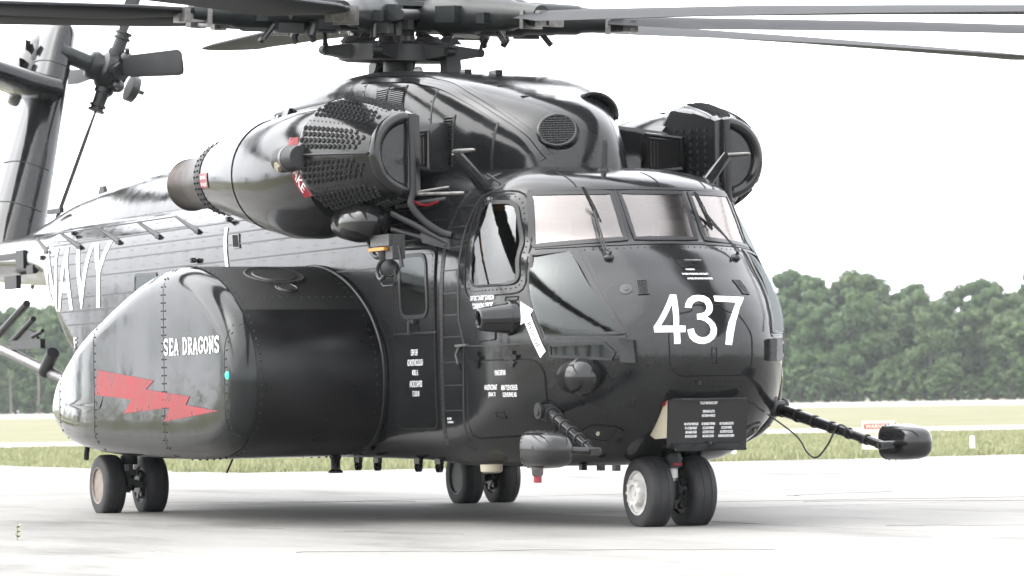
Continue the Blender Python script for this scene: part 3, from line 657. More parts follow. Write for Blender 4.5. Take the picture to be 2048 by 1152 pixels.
    for t in np.linspace(0, 1, 7):
        a_ = (gp[0][0]*(1-t)+gp[1][0]*t, 2.063); b_ = (gp[3][0]*(1-t)+gp[2][0]*t, 1.945); strip_mb(g, [a_, b_], .0035, .010, m_nose, False, .05)
    for t in np.linspace(0, 1, 9):
        a_ = (gp[0][0]*(1-t)+gp[3][0]*t, 2.063*(1-t)+1.947*t); b_ = (gp[1][0]*(1-t)+gp[2][0]*t, a_[1]); strip_mb(g, [a_, b_], .0035, .009, m_nose, False, .05)
    g.build('grille_bars', BK, gv); strip('grille_frame', gp, .012, .010, m_nose, BK, gv, True)
    # windshield wipers
    wb = empty('wiper', (0, 0, 0), H)
    base = m_nose(s*.60, 2.265, 0)
    p1 = m_nose(s*.60, 2.30, .05)
    tip = m_nose(s*.56, 2.66, .045) if s < 0 else m_nose(.42, 2.66, .045)
    b = MB(); b.tube([base, base+Vector((.04, 0, .05)), p1], .012, 8); b.tube([base+Vector((.0, s*.03, 0)), p1+Vector((0, s*.02, 0)), tip+Vector((0, s*.02, -.06))], .007, 6); b.build('wiper_arm', M['matte'], wb)
    MB().tube([p1, tip], .010, 8).build('wiper_rod', M['matte'], wb)
    dv = Vector((0, .10, -.20)) if s < 0 else Vector((.02, .07, -.16))
    b = MB(); up = Vector((.015, 0, 0)); b.tube([tip-dv*1.0+up*0, tip+dv*1.05], .014, 6); b.tube([tip-dv*.9+up*2, tip+up*3, tip+dv*.9+up*2], .006, 6); b.build('wiper_blade', M['matte'], wb)
    MB().ball(tuple(base), (.045, .045, .035), 12, 8).build('wiper_pivot', M['grease'], wb)
    # pitot masts
    pm = empty('pitot_mast', (0, 0, 0), H)
    rb = Vector((-1.38, s*1.06, 2.94)); el = Vector((-1.38, s*1.33, 3.245)); tp = Vector((-1.02, s*1.335, 3.235))
    b = MB(); rr = [rb, rb.lerp(el, .5), el]; wdt = [.15, .10, .05]; rings = []
    for q, w_ in zip(rr, wdt): rings.append([q+Vector((w_*math.cos(a), s*.030*math.sin(a), .03*math.sin(a)*-1)) for a in np.linspace(0, 2*math.pi, 14, endpoint=False)])
    b.loft(rings); b.build('strut', BK, pm); MB().tube([el-Vector((.04, 0, .0)), el, tp, tp+Vector((.06, 0, 0))], [.02, .022, .018, .008], 10).build('pitot_head', M['steel'], pm)
    MB().tube([Vector((-1.2, s*.98, 2.96)), Vector((-1.32, s*1.06, 3.05))], .011, 8).build('temperature_probe', M['matte'], H)
    # rear-view mirror boom
    mb_ = empty('mirror_boom', (0, 0, 0), H)
    a0 = Vector((-.06, s*1.08, .975)); a1 = Vector((1.30, s*1.335, .66))
    pts = [a0.lerp(a1, t) for t in (0, .3, .6, 1)]
    MB().tube(pts, [.052, .050, .042, .036], 14).build('arm', M['blackpod'], mb_)
    b = MB(); dd = (a1-a0).normalized()
    for t in (.05, .2, .36, .52, .68, .85): b.lathe(a0.lerp(a1, t), dd, [(-.012, .03), (-.012, .062-.018*t), (.012, .062-.018*t), (.012, .03)], 14)
    b.build('clamps', M['matte'], mb_)
    b = MB(); b.lathe(a0+Vector((-.04, s*.10, .015)), (0, s, 0), [(-.16, .05), (-.02, .05), (-.02, .07), (.0, .07), (.0, .045), (.012, .04), (.012, 0)], 18); b.lathe(a0, (0, s, 0), [(-.12, .07), (.06, .07), (.06, 0)], 16); b.build('pivot', M['matte'], mb_)
    c = Vector((1.16, s*1.66, .675)); b = MB(); b.tube([a1+Vector((.02, -s*.05, -.0)), c+Vector((.05, -s*.05, .0))], .032, 12); b.box(a1, (.09, .1, .05)); b.build('crossbar', M['blackpod'], mb_)
    b = MB(); rings = []
    for dx, k in ((-.24, 1.0), (-.05, 1.0), (.06, .97), (.14, .88), (.19, .74), (.225, .52), (.24, .25), (.243, .05)):
        rings.append([(c.x+dx, c.y+k*.155*math.copysign(abs(math.cos(a))**.62, math.cos(a)), c.z+k*.145*math.copysign(abs(math.sin(a))**.62, math.sin(a))+(.012 if math.sin(a) > 0 else 0)*(dx < 0)) for a in np.linspace(0, 2*math.pi, 28, endpoint=False)])
    b.loft(rings, False, True); hs_ = b.build('mirror_housing', M['blackpod'], mb_, 50)
    b = MB(); b.loft([[Vector((c.x-.23, c.y+(p[1]-c.y)*.93, c.z+(p[2]-c.z)*.93)) for p in rings[0]]]*1+[[Vector((c.x-.225, c.y+(p[1]-c.y)*.93, c.z+(p[2]-c.z)*.93)) for p in rings[0]]]); b.build('mirror_glass', M['mirror'], hs_)
    rv = MB()
    for k in range(0, 28): q = Vector(rings[0][k]); rv.ball(tuple(q+Vector((.02, 0, 0))), .008, 6, 4)
    tag(rv.build('rivets', M['blackpod'], hs_, 0), kind='stuff')
    if s < 0:
        MB().lathe((1.05, s*1.72, .54), (0, 0, -1), [(0, .05), (.06, .045), (.075, .033)], 14).build('lamp_base', M['steel'], mb_)
        MB().lathe((1.05, s*1.72, .465), (0, 0, -1), [(0, .033), (.045, .033), (.05, .026), (.05, 0)], 14).build('red_lamp', M['redlamp'], mb_)
    else:
        w_ = [(.28, .80, .93), (.42, 1.0, .74), (.55, 1.03, .60), (.62, 1.08, .56), (.70, 1.14, .66), (.80, 1.2, .83), (.95, 1.24, .76), (1.05, 1.27, .68), (1.15, 1.30, .72), (1.25, 1.34, .63)]
        MB().tube(curve_pts(w_, 6), .008, 6).build('cable', M['matte'], mb_)
# nose handle recess, door panel outline and rivets
gp = [(-.075, 2.255), (.09, 2.255), (.09, 2.19), (-.035, 2.17)]
hr = poly_patch('step_recess', gp, m_nose, M['dark'], H, .004, .1, .1); strip('recess_rim', gp, .012, .008, m_nose, BK, hr, True)
MB().tube([m_nose(-.0, 2.215, .03), m_nose(.16, 2.213, .03)], .009, 8).build('grab_bar', M['steel'], hr)
np_ = ngon_round([(-.39, 1.60), (-.30, 1.77), (-.13, 1.80), (-.13, 1.85), (.16, 1.85), (.16, 1.80), (.30, 1.77), (.39, 1.60), (.38, 1.33), (.30, 1.26), (-.30, 1.26), (-.38, 1.33)], .05)
strip('radome_door_gap', np_, .010, .003, m_nose, sm, H, True, .05)
strip('latch_slot', [(-.022, 1.49), (.022, 1.49), (.022, 1.36), (-.022, 1.36)], .008, .003, m_nose, sm, H, True, .05)
MB().lathe(m_nose(-.59, 1.992, 0), (m_nose(-.59, 1.992, .1)-m_nose(-.59, 1.992, 0)), [(.0, .055), (.003, .055), (.004, .05), (.004, .022), (.009, .02), (.009, 0)], 22).build('probe_port', M['cap'], H)
MB().lathe(m_nose(-.11, 1.20, 0), (m_nose(-.11, 1.2, .1)-m_nose(-.11, 1.2, 0)), [(0, .025), (.02, .022), (.022, .012), (.03, .008), (.03, 0)], 16).build('tow_fitting', M['matte'], H)
# nose gear plaque door
pq = empty('nose_gear_door', (0, 0, 0), H)
MB().box((.705, 0, .865), (.022, .735, .40), Matrix.Rotation(R(5), 3, 'Y')).build('door_plate', M['blackpod'], pq)
b = MB(); b.box((.737, 0, 1.068), (.05, .70, .016)); b.build('upper_flange', BK, pq); b = MB(); b.box((.745, .0, .668), (.075, .66, .016), Matrix.Rotation(R(40), 3, 'Y')); b.build('lower_flange', BK, pq)
b = MB(); b.prism([(.69, -.36, 1.06), (.69, -.36, .75), (.45, -.36, .74), (.28, -.36, .80), (.30, -.36, .86), (.45, -.36, .97)], (0, .015, 0)); b.build('side_bracket', M['cream'], pq, 0)
b = MB(); b.prism([(.69, -.362, 1.06), (.66, -.362, 1.02), (.50, -.362, .97), (.50, -.362, 1.0)], (0, -.004, 0)); b.build('red_edge', M['red'], pq, 0)
def m_plq(u, v, e=0.):
    return Vector((.705+.011+e+(v-.865)*math.tan(R(5)), u, v))
def rows_text(lines, fn, m, par, h, pitch, cx, cz, wfac):
    for i, t in enumerate(lines):
        if t: text_on('lettering', t, h, wfac*len(t), cx, cz-i*pitch, fn, m, par, .003, 0, 0, .01)
WT = M['white']
text_on('lettering', '"THE LAST MAINTENANCE CREW"', .024, .165, .005, 1.035, m_plq, WT, pq, .003, 0, 0, .012)
text_on('lettering', 'CMDR BRAD ALSTON', .022, .11, .005, .965, m_plq, WT, pq, .003, 0, 0, .012); text_on('lettering', 'AEC KEENAN HARRICK', .022, .125, .005, .93, m_plq, WT, pq, .003, 0, 0, .012)
for cx, L in ((-.155, ('AM1 ANTHONY MONTAGNE', 'PR1 AUTUMN WRIGHT', 'AM2 RAMON FISHER', 'AE2 NICHOLAS GRAY')), (.005, ('AD1 BRANDEN WESTMAN', 'AO2 LUKAS WEGAND', 'AD2 KEVIN TAYLOR', 'AM3 ADAM GOODWIN')), (.175, ('AE2 WILHELM DECASTRO', 'AD2 DION PARKER', 'AE2 DREYON SCRUGGS', 'AE3 MICHAEL BARTHOLOMEW'))):
    for i, t in enumerate(L): text_on('lettering', t, .022, .0066*len(t), cx, .862-.034*i, m_plq, WT, pq, .003, 0, 0, .012)
MB().ball((.74, .012, .70), .012, 10, 6).build('bolt', M['exh'], pq)
# ---------------- markings
poly_hole('number_marking', [(-0.276, 1.936), (-0.223, 1.936), (-0.289, 1.676), (-0.234, 1.673), (-0.245, 1.621), (-0.293, 1.621), (-0.297, 1.526), (-0.348, 1.525), (-0.342, 1.622), (-0.489, 1.623), (-0.486, 1.669)], [(-0.292, 1.857), (-0.434, 1.676), (-0.334, 1.675)], m_nose, WT, H)
poly_patch('number_marking', [(-0.193, 1.827), (-0.169, 1.865), (-0.132, 1.901), (-0.08, 1.925), (-0.025, 1.932), (0.029, 1.925), (0.063, 1.901), (0.07, 1.864), (0.063, 1.826), (0.042, 1.79), (0.011, 1.764), (-0.023, 1.748), (0.008, 1.727), (0.036, 1.69), (0.043, 1.645), (0.032, 1.605), (0.003, 1.565), (-0.04, 1.537), (-0.092, 1.522), (-0.143, 1.526), (-0.186, 1.543), (-0.216, 1.572), (-0.226, 1.609), (-0.224, 1.642), (-0.168, 1.651), (-0.166, 1.618), (-0.147, 1.59), (-0.108, 1.575), (-0.065, 1.582), (-0.029, 1.608), (-0.013, 1.645), (-0.023, 1.683), (-0.05, 1.71), (-0.087, 1.723), (-0.119, 1.725), (-0.107, 1.771), (-0.069, 1.775), (-0.027, 1.788), (0.002, 1.816), (0.009, 1.845), (0.001, 1.869), (-0.038, 1.883), (-0.079, 1.876), (-0.114, 1.855), (-0.136, 1.822)], m_nose, WT, H, .004, .05, .05)
poly_patch('number_marking', [(0.116, 1.925), (0.429, 1.915), (0.41, 1.894), (0.329, 1.821), (0.245, 1.71), (0.195, 1.606), (0.168, 1.51), (0.105, 1.517), (0.122, 1.607), (0.169, 1.701), (0.238, 1.787), (0.311, 1.867), (0.106, 1.878)], m_nose, WT, H, .004, .05, .05)
text_on('lettering', 'WARNING', .014, .085, .03, 2.155, m_nose, WT, H, .004, .05, .05, .015)
text_on('lettering', 'WHEN WASHING AIRCRAFT', .016, .25, .055, 2.115, m_nose, WT, H, .004, .05, .05, .015)
text_on('lettering', 'AVOID SPRAYING RADOME', .016, .24, .075, 2.075, m_nose, WT, H, .004, .05, .05, .015)
for t, h, w_, cx, cz in (('CAPT ERIC "CHUBBY" JOHNSON', .055, .42, -.85, 1.955), ('"COMMANDING OFFICER"', .05, .37, -.83, 1.893), ('PLANE CAPTAIN', .045, .15, -.55, 1.317), ('AN AUSTIN CONANT', .045, .21, -.70, 1.195), ('JOSHUA, TX', .045, .115, -.68, 1.13), ('ABAN TYLER KOEHLER', .045, .20, -.44, 1.19), ('GLEN BURNIE, MD', .045, .165, -.44, 1.127),
                        ('CREW CHIEF', .055, .155, -2.295, 1.52), ('AD2 MICKEY MCCOLLOUGH', .058, .35, -2.28, 1.43), ('MOBILE, AL', .056, .135, -2.28, 1.337), ('AWSC RICO CRAWFORD', .058, .28, -2.27, 1.24), ('ST LOUIS, MO', .056, .155, -2.27, 1.15), ('NO STEP', .02, .09, -1.55, .93), ('NO HANDHOLD', .02, .12, -1.53, .90)):
    text_on('lettering', t, h, w_, cx, cz, m_side, WT, H, .012, .1, .1, .012)
ar = [(-.325, 1.912), (-.18, 1.838), (-.205, 1.80), (-.035, 1.488), (-.09, 1.432), (-.258, 1.735), (-.30, 1.712)]
arw = poly_patch('rescue_arrow', ar, m_side_n, WT, H, .008, .05, .05)
text_on('lettering', 'RESCUE', .045, .24, -.157, 1.625, m_side_n, M['groove'], arw, .010, .05, .05, 0., math.atan2(-.30, .165))
for ch, cx, w_ in (('N', -12.95, .52), ('A', -12.34, .60), ('V', -11.72, .58), ('Y', -11.13, .58)):
    text_on('number_marking', ch, .72, w_, cx, 2.53, m_side_n, WT, H, .005, .15, .06, .01)
text_on('lettering', 'F', .12, .10, -11.95, 1.80, m_side_n, WT, H, .010)
poly_patch('white_stripe', [(-7.30, 2.86), (-7.22, 2.86), (-7.0, 2.40), (-7.08, 2.40)], m_side_n, WT, H, .008)
# ---------------- cabin skin: stringers, frames, rivets
for s in (-1, 1):
    f_ = m_side_n if s < 0 else m_port_n; sb = MB(); rv = MB()
    for z in (2.30, 2.52, 2.68, 2.80, 2.92):
        strip_mb(sb, [(x, z) for x in np.linspace(-1.8, -13.0, 24)], .014, .004, f_, False, .6)
    for z in (1.25, 1.5, 1.75, 2.0, 2.15):
        strip_mb(sb, [(x, z) for x in np.linspace(-9.8, -12.6, 8)], .014, .004, f_, False, .5)
    sb.build('lap_seams', M['seam'], H)
    for x in (-2.9, -3.35, -3.8, -4.25, -4.7, -5.15, -5.6, -6.05, -6.5, -7.4, -7.85, -8.3, -8.75, -9.2, -9.65, -10.1, -10.55, -11.0, -11.45, -11.9, -12.35, -12.8):
        zb_ = fus_zb(x)+.12
        for off in (-.03, .03): rivet_mb(rv, [(x+off, z) for z in np.linspace(max(zb_, .7), 3.02, 14)], .07, .006, f_, False, .004)
    tag(rv.build('rivets', BK, H, 0), kind='stuff')
    e_ = [(x, fus_zb(x)+.16*min(1, max(0, (-10.2-x)/1.0))) for x in np.linspace(-10.5, -13.6, 20)]
    strip('ramp_edge_strip', e_, .05, .010, f_, BK, H); rv = MB(); rivet_mb(rv, e_, .05, .009, f_, False, .018); tag(rv.build('rivets', BK, H, 0), kind='stuff')
    # small windows / vents
    wv = poly_patch('cabin_vent_window', ngon_round([(-7.02, 2.78), (-6.84, 2.775), (-6.75, 2.64), (-6.93, 2.645)], .02), f_, M['dark'], H, .008); strip('vent_frame', [(-7.02, 2.78), (-6.84, 2.775), (-6.75, 2.64), (-6.93, 2.645)], .02, .012, f_, BK, wv, True)
    p_ = ngon_round([(-9.9, 2.48), (-9.2, 2.47), (-9.2, 2.28), (-9.9, 2.28)], .05); wv = poly_patch('cabin_window', p_, f_, M['qglass'], H, .006); strip('window_frame', p_, .03, .01, f_, M['seam'], wv, True)
# wire antenna on stand-offs
wa = empty('wire_antenna', (0, 0, 0), H); tops = []
for i, x in enumerate((-13.2, -11.9, -10.6, -9.3, -8.1)):
    p = m_side_n(x, 2.86, 0); q = m_side_n(x-.65, 2.99, .10); tops.append(q); MB().tube([p, q], [.03, .016], 8).build('standoff', M['matte'], wa); MB().box(tuple(p), (.12, .06, .03)).build('foot', M['matte'], wa)
MB().tube(tops, .008, 6).build('wire', M['matte'], wa)
for x, z in ((-12.3, 3.02), (-8.0, 2.56), (-7.2, 2.93), (-13.3, 2.80)):
    p = m_side_n(x, z, .03); b = MB(); b.box(tuple(p), (.16, .03, .02)); b.box(tuple(p+Vector((0, -.01, 0))), (.05, .05, .05)); b.build('tie_down_fitting', M['matte'], H, 0)
# crew door (starboard)
dp = ngon_round([(-2.79, 2.45), (-1.85, 2.43), (-1.82, .84), (-2.72, .84)], .10)
door = poly_patch('crew_door', dp, m_side, BK, H, .010, .12, .1); strip('door_gap', dp, .022, .012, m_side, sm, door, True)
wp = ngon_round([(-2.62, 2.385), (-2.05, 2.385), (-1.97, 1.835), (-2.58, 1.835)], .13)
dw = poly_patch('door_window', wp, m_side, M['qglass'], door, .016, .1, .1); strip('window_frame', wp, .035, .020, m_side, M['seam'], dw, True)
strip('mid_seam', [(-2.76, 1.69), (-1.80, 1.69)], .02, .014, m_side, M['seam'], door)
rv = MB(); rivet_mb(rv, dp, .05, .007, m_side, True, .016, -.05); tag(rv.build('rivets', BK, door, 0), kind='stuff')
b = MB(); b.tube([m_side(-2.30, 1.80, .02), m_side(-2.30, 1.78, .06), m_side(-2.30, 1.68, .06)], .014, 8); b.box(tuple(m_side(-2.30, 1.79, .03)), (.14, .03, .03)); b.build('door_handle', M['matte'], door)
b = MB(); strip_mb(b, [(-1.36, 1.56), (-1.13, 1.565)], .02, .03, m_side); b.build('grab_rail', M['steel'], H); b = MB(); b.tube([m_side(-1.28, 1.55, .02), m_side(-1.29, 1.48, .05), m_side(-1.24, 1.40, .05), m_side(-1.26, 1.36, .02)], .014, 8); b.build('hook', M['matte'], H)
# belly bits
for x in (-4.15, -3.68, -2.72, -2.25):
    b = MB(); b.lathe((x, -1.15, .50), (0, 1, 0), [(-.02, .05), (.02, .05), (.02, .022), (-.02, .022)], 14, cap=False); b.box((x, -1.15, .55), (.12, .04, .05)); b.build('tie_down_ring', BK, H)
MB().lathe((-4.47, -1.25, .58), (0, 0, -1), [(0, .06), (.03, .045), (.12, .045), (.14, .07), (.155, .07), (.155, 0)], 14).build('drain_mast', BK, H)
MB().tube([(-7.05, -1.3, .58), (-7.16, -1.345, .40)], .01, 6).build('whip_antenna', M['matte'], H)
MB().lathe((-1.23, -1.1, .53), (0, 0, -1), [(0, .10), (.06, .095), (.075, .07), (.075, 0)], 18).build('belly_lamp', M['cream'], H)
for x in (-.55, -.2, .1): MB().box((x, -.55, .50), (.06, .05, .05)).build('drain_stub', BK, H, 0)
# ---------------- sponsons
prof = curve_pts([(-2.95, 1.33), (-3.02, 1.60), (-3.25, 1.87), (-3.6, 2.09), (-4.0, 2.25), (-4.5, 2.355), (-5.0, 2.365), (-5.6, 2.30), (-6.3, 2.14), (-7.05, 1.93), (-7.8, 1.74), (-8.5, 1.55), (-9.05, 1.41), (-9.33, 1.25), (-9.42, 1.06), (-9.36, .92), (-9.05, .81), (-8.4, .71), (-7.2, .63), (-6.0, .59), (-5.0, .58), (-4.2, .585), (-3.6, .63), (-3.2, .76), (-3.0, 1.0)], 4, True)
PN = len(prof)
def inset(P, d):
    o = []
    for i in range(len(P)):
        t = P[(i+1) % len(P)]-P[i-1]; t = t/np.linalg.norm(t); o.append(P[i]+np.array([-t[1], t[0]])*d)
    return o
cx_ = sum(p[0] for p in prof)/PN; cz_ = sum(p[1] for p in prof)/PN
if np.dot(inset(prof, .1)[0]-prof[0], np.array([cx_, cz_])-prof[0]) < 0: SGN = -1
else: SGN = 1
def taper(x): return 1. if x > -7.05 else 1-.30*((-7.05-x)/2.83)**1.5
def spon_pt(p, y, s):
    yy = 1.28+(y-1.28)*taper(p[0]); return (p[0], s*yy, p[1])
RC = .23
for s in (-1, 1):
    sp = empty('sponson', (0, 0, 0), H)
    rings = [[spon_pt(p, y, s) for p in prof] for y in (1.25, 1.6, 2.0, SPY-RC)]
    for k in range(1, 9):
        a = k/8*math.pi/2; P = inset(prof, SGN*RC*(1-math.cos(a))); rings.append([spon_pt(p, SPY-RC+RC*math.sin(a), s) for p in P])
    inn = inset(prof, SGN*RC)
    for t in (.25, .5, .75, .95): rings.append([spon_pt((p[0]*(1-t)+(cx_+(p[0]-cx_)*.6)*t, p[1]*(1-t)+(1.35 if p[0] > -7 else 1.1)*t), SPY, s) for p in inn])
    b = MB(); b.loft(rings, False, True); shell = b.build('shell', M['spon'], sp, 45)
    def f_(u, v, e=0., s=s):
        A = np.array(prof); B = np.roll(A, -1, 0); q = np.array([u, v]); t = np.clip(((q-A)*(B-A)).sum(1)/((B-A)**2).sum(1), 0, 1); d = np.linalg.norm(A+(B-A)*t[:, None]-q, axis=1).min()
        y = SPY if d >= RC else SPY-RC+math.sqrt(max(0, RC**2-(RC-d)**2))
        return Vector(spon_pt((u, v), y, s))+Vector((0, s*e, 0))
    # black antiskid deck and leading edge: a coat over the inboard front
    top = [p for p in prof if p[1] > 1.95 and p[0] > -5.3]
    top = sorted(top, key=lambda p: p[0])
    def coat(nm, P, y0, y1, e, m):
        rg = []
        for y in np.linspace(y0, y1, 6):
            r_ = []
            for i, p in enumerate(P):
                t = P[min(i+1, len(P)-1)]-P[max(i-1, 0)]; t = t/np.linalg.norm(t); n_ = np.array([-t[1], t[0]])
                if n_[0] < 0 and n_[1] < 0: n_ = -n_
                q = p+n_*e; r_.append(spon_pt(q, y, s))
            rg.append(r_)
        b = MB(); b.loft(rg, False, False, closed=False); return b.build(nm, m, sp)
    i0 = [i for i, p in enumerate(prof)]
    fr_ = sorted([p for p in prof if p[0] > -5.0 and p[1] > 1.9], key=lambda p: p[0])
    coat('antiskid_deck', fr_, 1.34, SPY-RC+.02, .005, M['skid'])
    lo_ = sorted([p for p in prof if p[0] > -3.75 and p[1] <= 2.05], key=lambda p: -p[1])
    coat('leading_edge_cover', lo_, 1.34, SPY-RC+.03, .004, M['cover'])
    rv = MB()
    for p, n_ in [(p, None) for p in prof if p[0] > -4.9]:
        rv.ball(spon_pt(p, SPY-RC-.01, s), .013, 6, 4)
    for y in np.arange(1.45, SPY-RC, .07): rv.ball((-3.52, s*y, 2.05), .011, 6, 4)
    for p in prof:
        if p[0] > -6.5: rv.ball(spon_pt(p, 1.45, s), .012, 6, 4)
    tag(rv.build('rivets', M['matte'], sp, 0), kind='stuff')
    # junction fillet strip, seams, rivets on the outer face
    jb = MB(); P = [p for p in prof if p[0] > -6.9]; P = sorted([p for p in P if p[1] > 1.33], key=lambda p: p[0])+sorted([p for p in P if p[1] <= 1.33 and p[0] > -3.6], key=lambda p: -p[1])
    jb.tube([(p[0], s*1.37, p[1]) for p in P], .022, 6); jb.build('joint_strip', M['seam'], sp)
    for xx, zt_, zb_ in ((-6.93, 1.92, .66), (-4.862, 2.34, .61), (-3.24, 1.80, .80), (-8.6, 1.40, .77)):
        strip('panel_seam', [(xx, zt_), (xx, zb_)], .008, .002, f_, M['groove'], sp, False, .06)
        rv = MB()
        for off in ((-.045, .045) if xx == -4.862 else (.04,)): rivet_mb(rv, [(xx, zt_), (xx, zb_)], .075, .0095, f_, False, .009, off)
        tag(rv.build('rivets', M['matte'], sp, 0), kind='stuff')
    # deck filler caps
    for (px, py, r_) in ((-4.024, 2.014, .285), (-3.692, 2.025, .105)):
        zz_ = 2.244 if px < -4 else 2.12; nrm = Vector((.30 if px < -4 else .44, 0, 1)).normalized()
        MB().lathe((px, s*py, zz_+.015), nrm, [(-.04, r_), (.012, r_), (.018, r_*.95), (.010, r_*.90), (.010, r_*.74), (.018, r_*.70), (.014, r_*.5), (.016, 0)], 30).build('filler_cap', M['cap'], sp)
    if s < 0:
        MB().ball((-3.17, -2.795, 1.345), (.026, .026, .036), 14, 8).build('navigation_lamp', M['greenlamp'], sp)
        bolt = [(-6.814, 1.443), (-5.141, 1.321), (-5.374, 1.238), (-4.161, 1.163), (-4.272, 1.085), (-3.395, 1.027), (-4.873, 0.934), (-4.7, 1.064), (-6.027, 1.013), (-5.8, 1.146), (-6.901, 1.198)]
        poly_patch('lightning_bolt', bolt, f_, M['red'], sp, .0045, .3, .3)
        # serif lettering drawn as strokes: (x0,y0)-(x1,y1) with stroke width
        A_ = {'S': [[(.85, .8), (.85, .95), (.5, 1), (.2, .93), (.1, .75), (.25, .58), (.7, .42), (.88, .25), (.8, .07), (.5, 0), (.15, .06), (.1, .22)]],
              'E': [[(.25, 0), (.25, 1)], [(.05, 1), (.9, 1), (.9, .82)], [(.05, 0), (.92, 0), (.92, .2)], [(.25, .52), (.65, .52)], [(.65, .42), (.65, .62)]],
              'A': [[(.1, 0), (.48, 1), (.52, 1), (.9, 0)], [(.25, .35), (.75, .35)], [(0, 0), (.28, 0)], [(.7, 0), (1, 0)]],
              'D': [[(.22, 0), (.22, 1)], [(.05, 1), (.5, 1), (.8, .88), (.92, .5), (.8, .12), (.5, 0), (.05, 0)]],
              'R': [[(.22, 0), (.22, 1)], [(.05, 1), (.6, 1), (.85, .88), (.85, .65), (.6, .52), (.22, .52)], [(.5, .52), (.82, 0), (1, 0)], [(.05, 0), (.4, 0)]],
              'G': [[(.88, .78), (.88, .95), (.5, 1), (.2, .85), (.08, .5), (.2, .12), (.5, 0), (.85, .1), (.85, .42)], [(.6, .42), (1, .42)]],
              'O': [[(.5, 1), (.18, .85), (.06, .5), (.18, .15), (.5, 0), (.82, .15), (.94, .5), (.82, .85), (.5, 1)]],
              'N': [[(.2, 0), (.2, 1), (.8, 0), (.8, 1)], [(.02, 1), (.25, 1)], [(.65, 1), (.98, 1)], [(.02, 0), (.38, 0)]]}
        x_ = -4.847
        for ch in 'SEA DRAGONS':
            if ch == ' ': x_ += .09; continue
            lb = MB()
            for st in A_[ch]: strip_mb(lb, [(x_+p[0]*.120, 1.560+p[1]*.132) for p in st], .027, .006, f_, False, .05, .003)
            lb.build('lettering', WT, sp, 0); x_ += .142
        MB().tube([(-8.30, -2.42, .70), (-8.34, -2.42, .62), (-8.38, -2.41, .555)], .028, 10).build('drain_pipe', BK, sp)

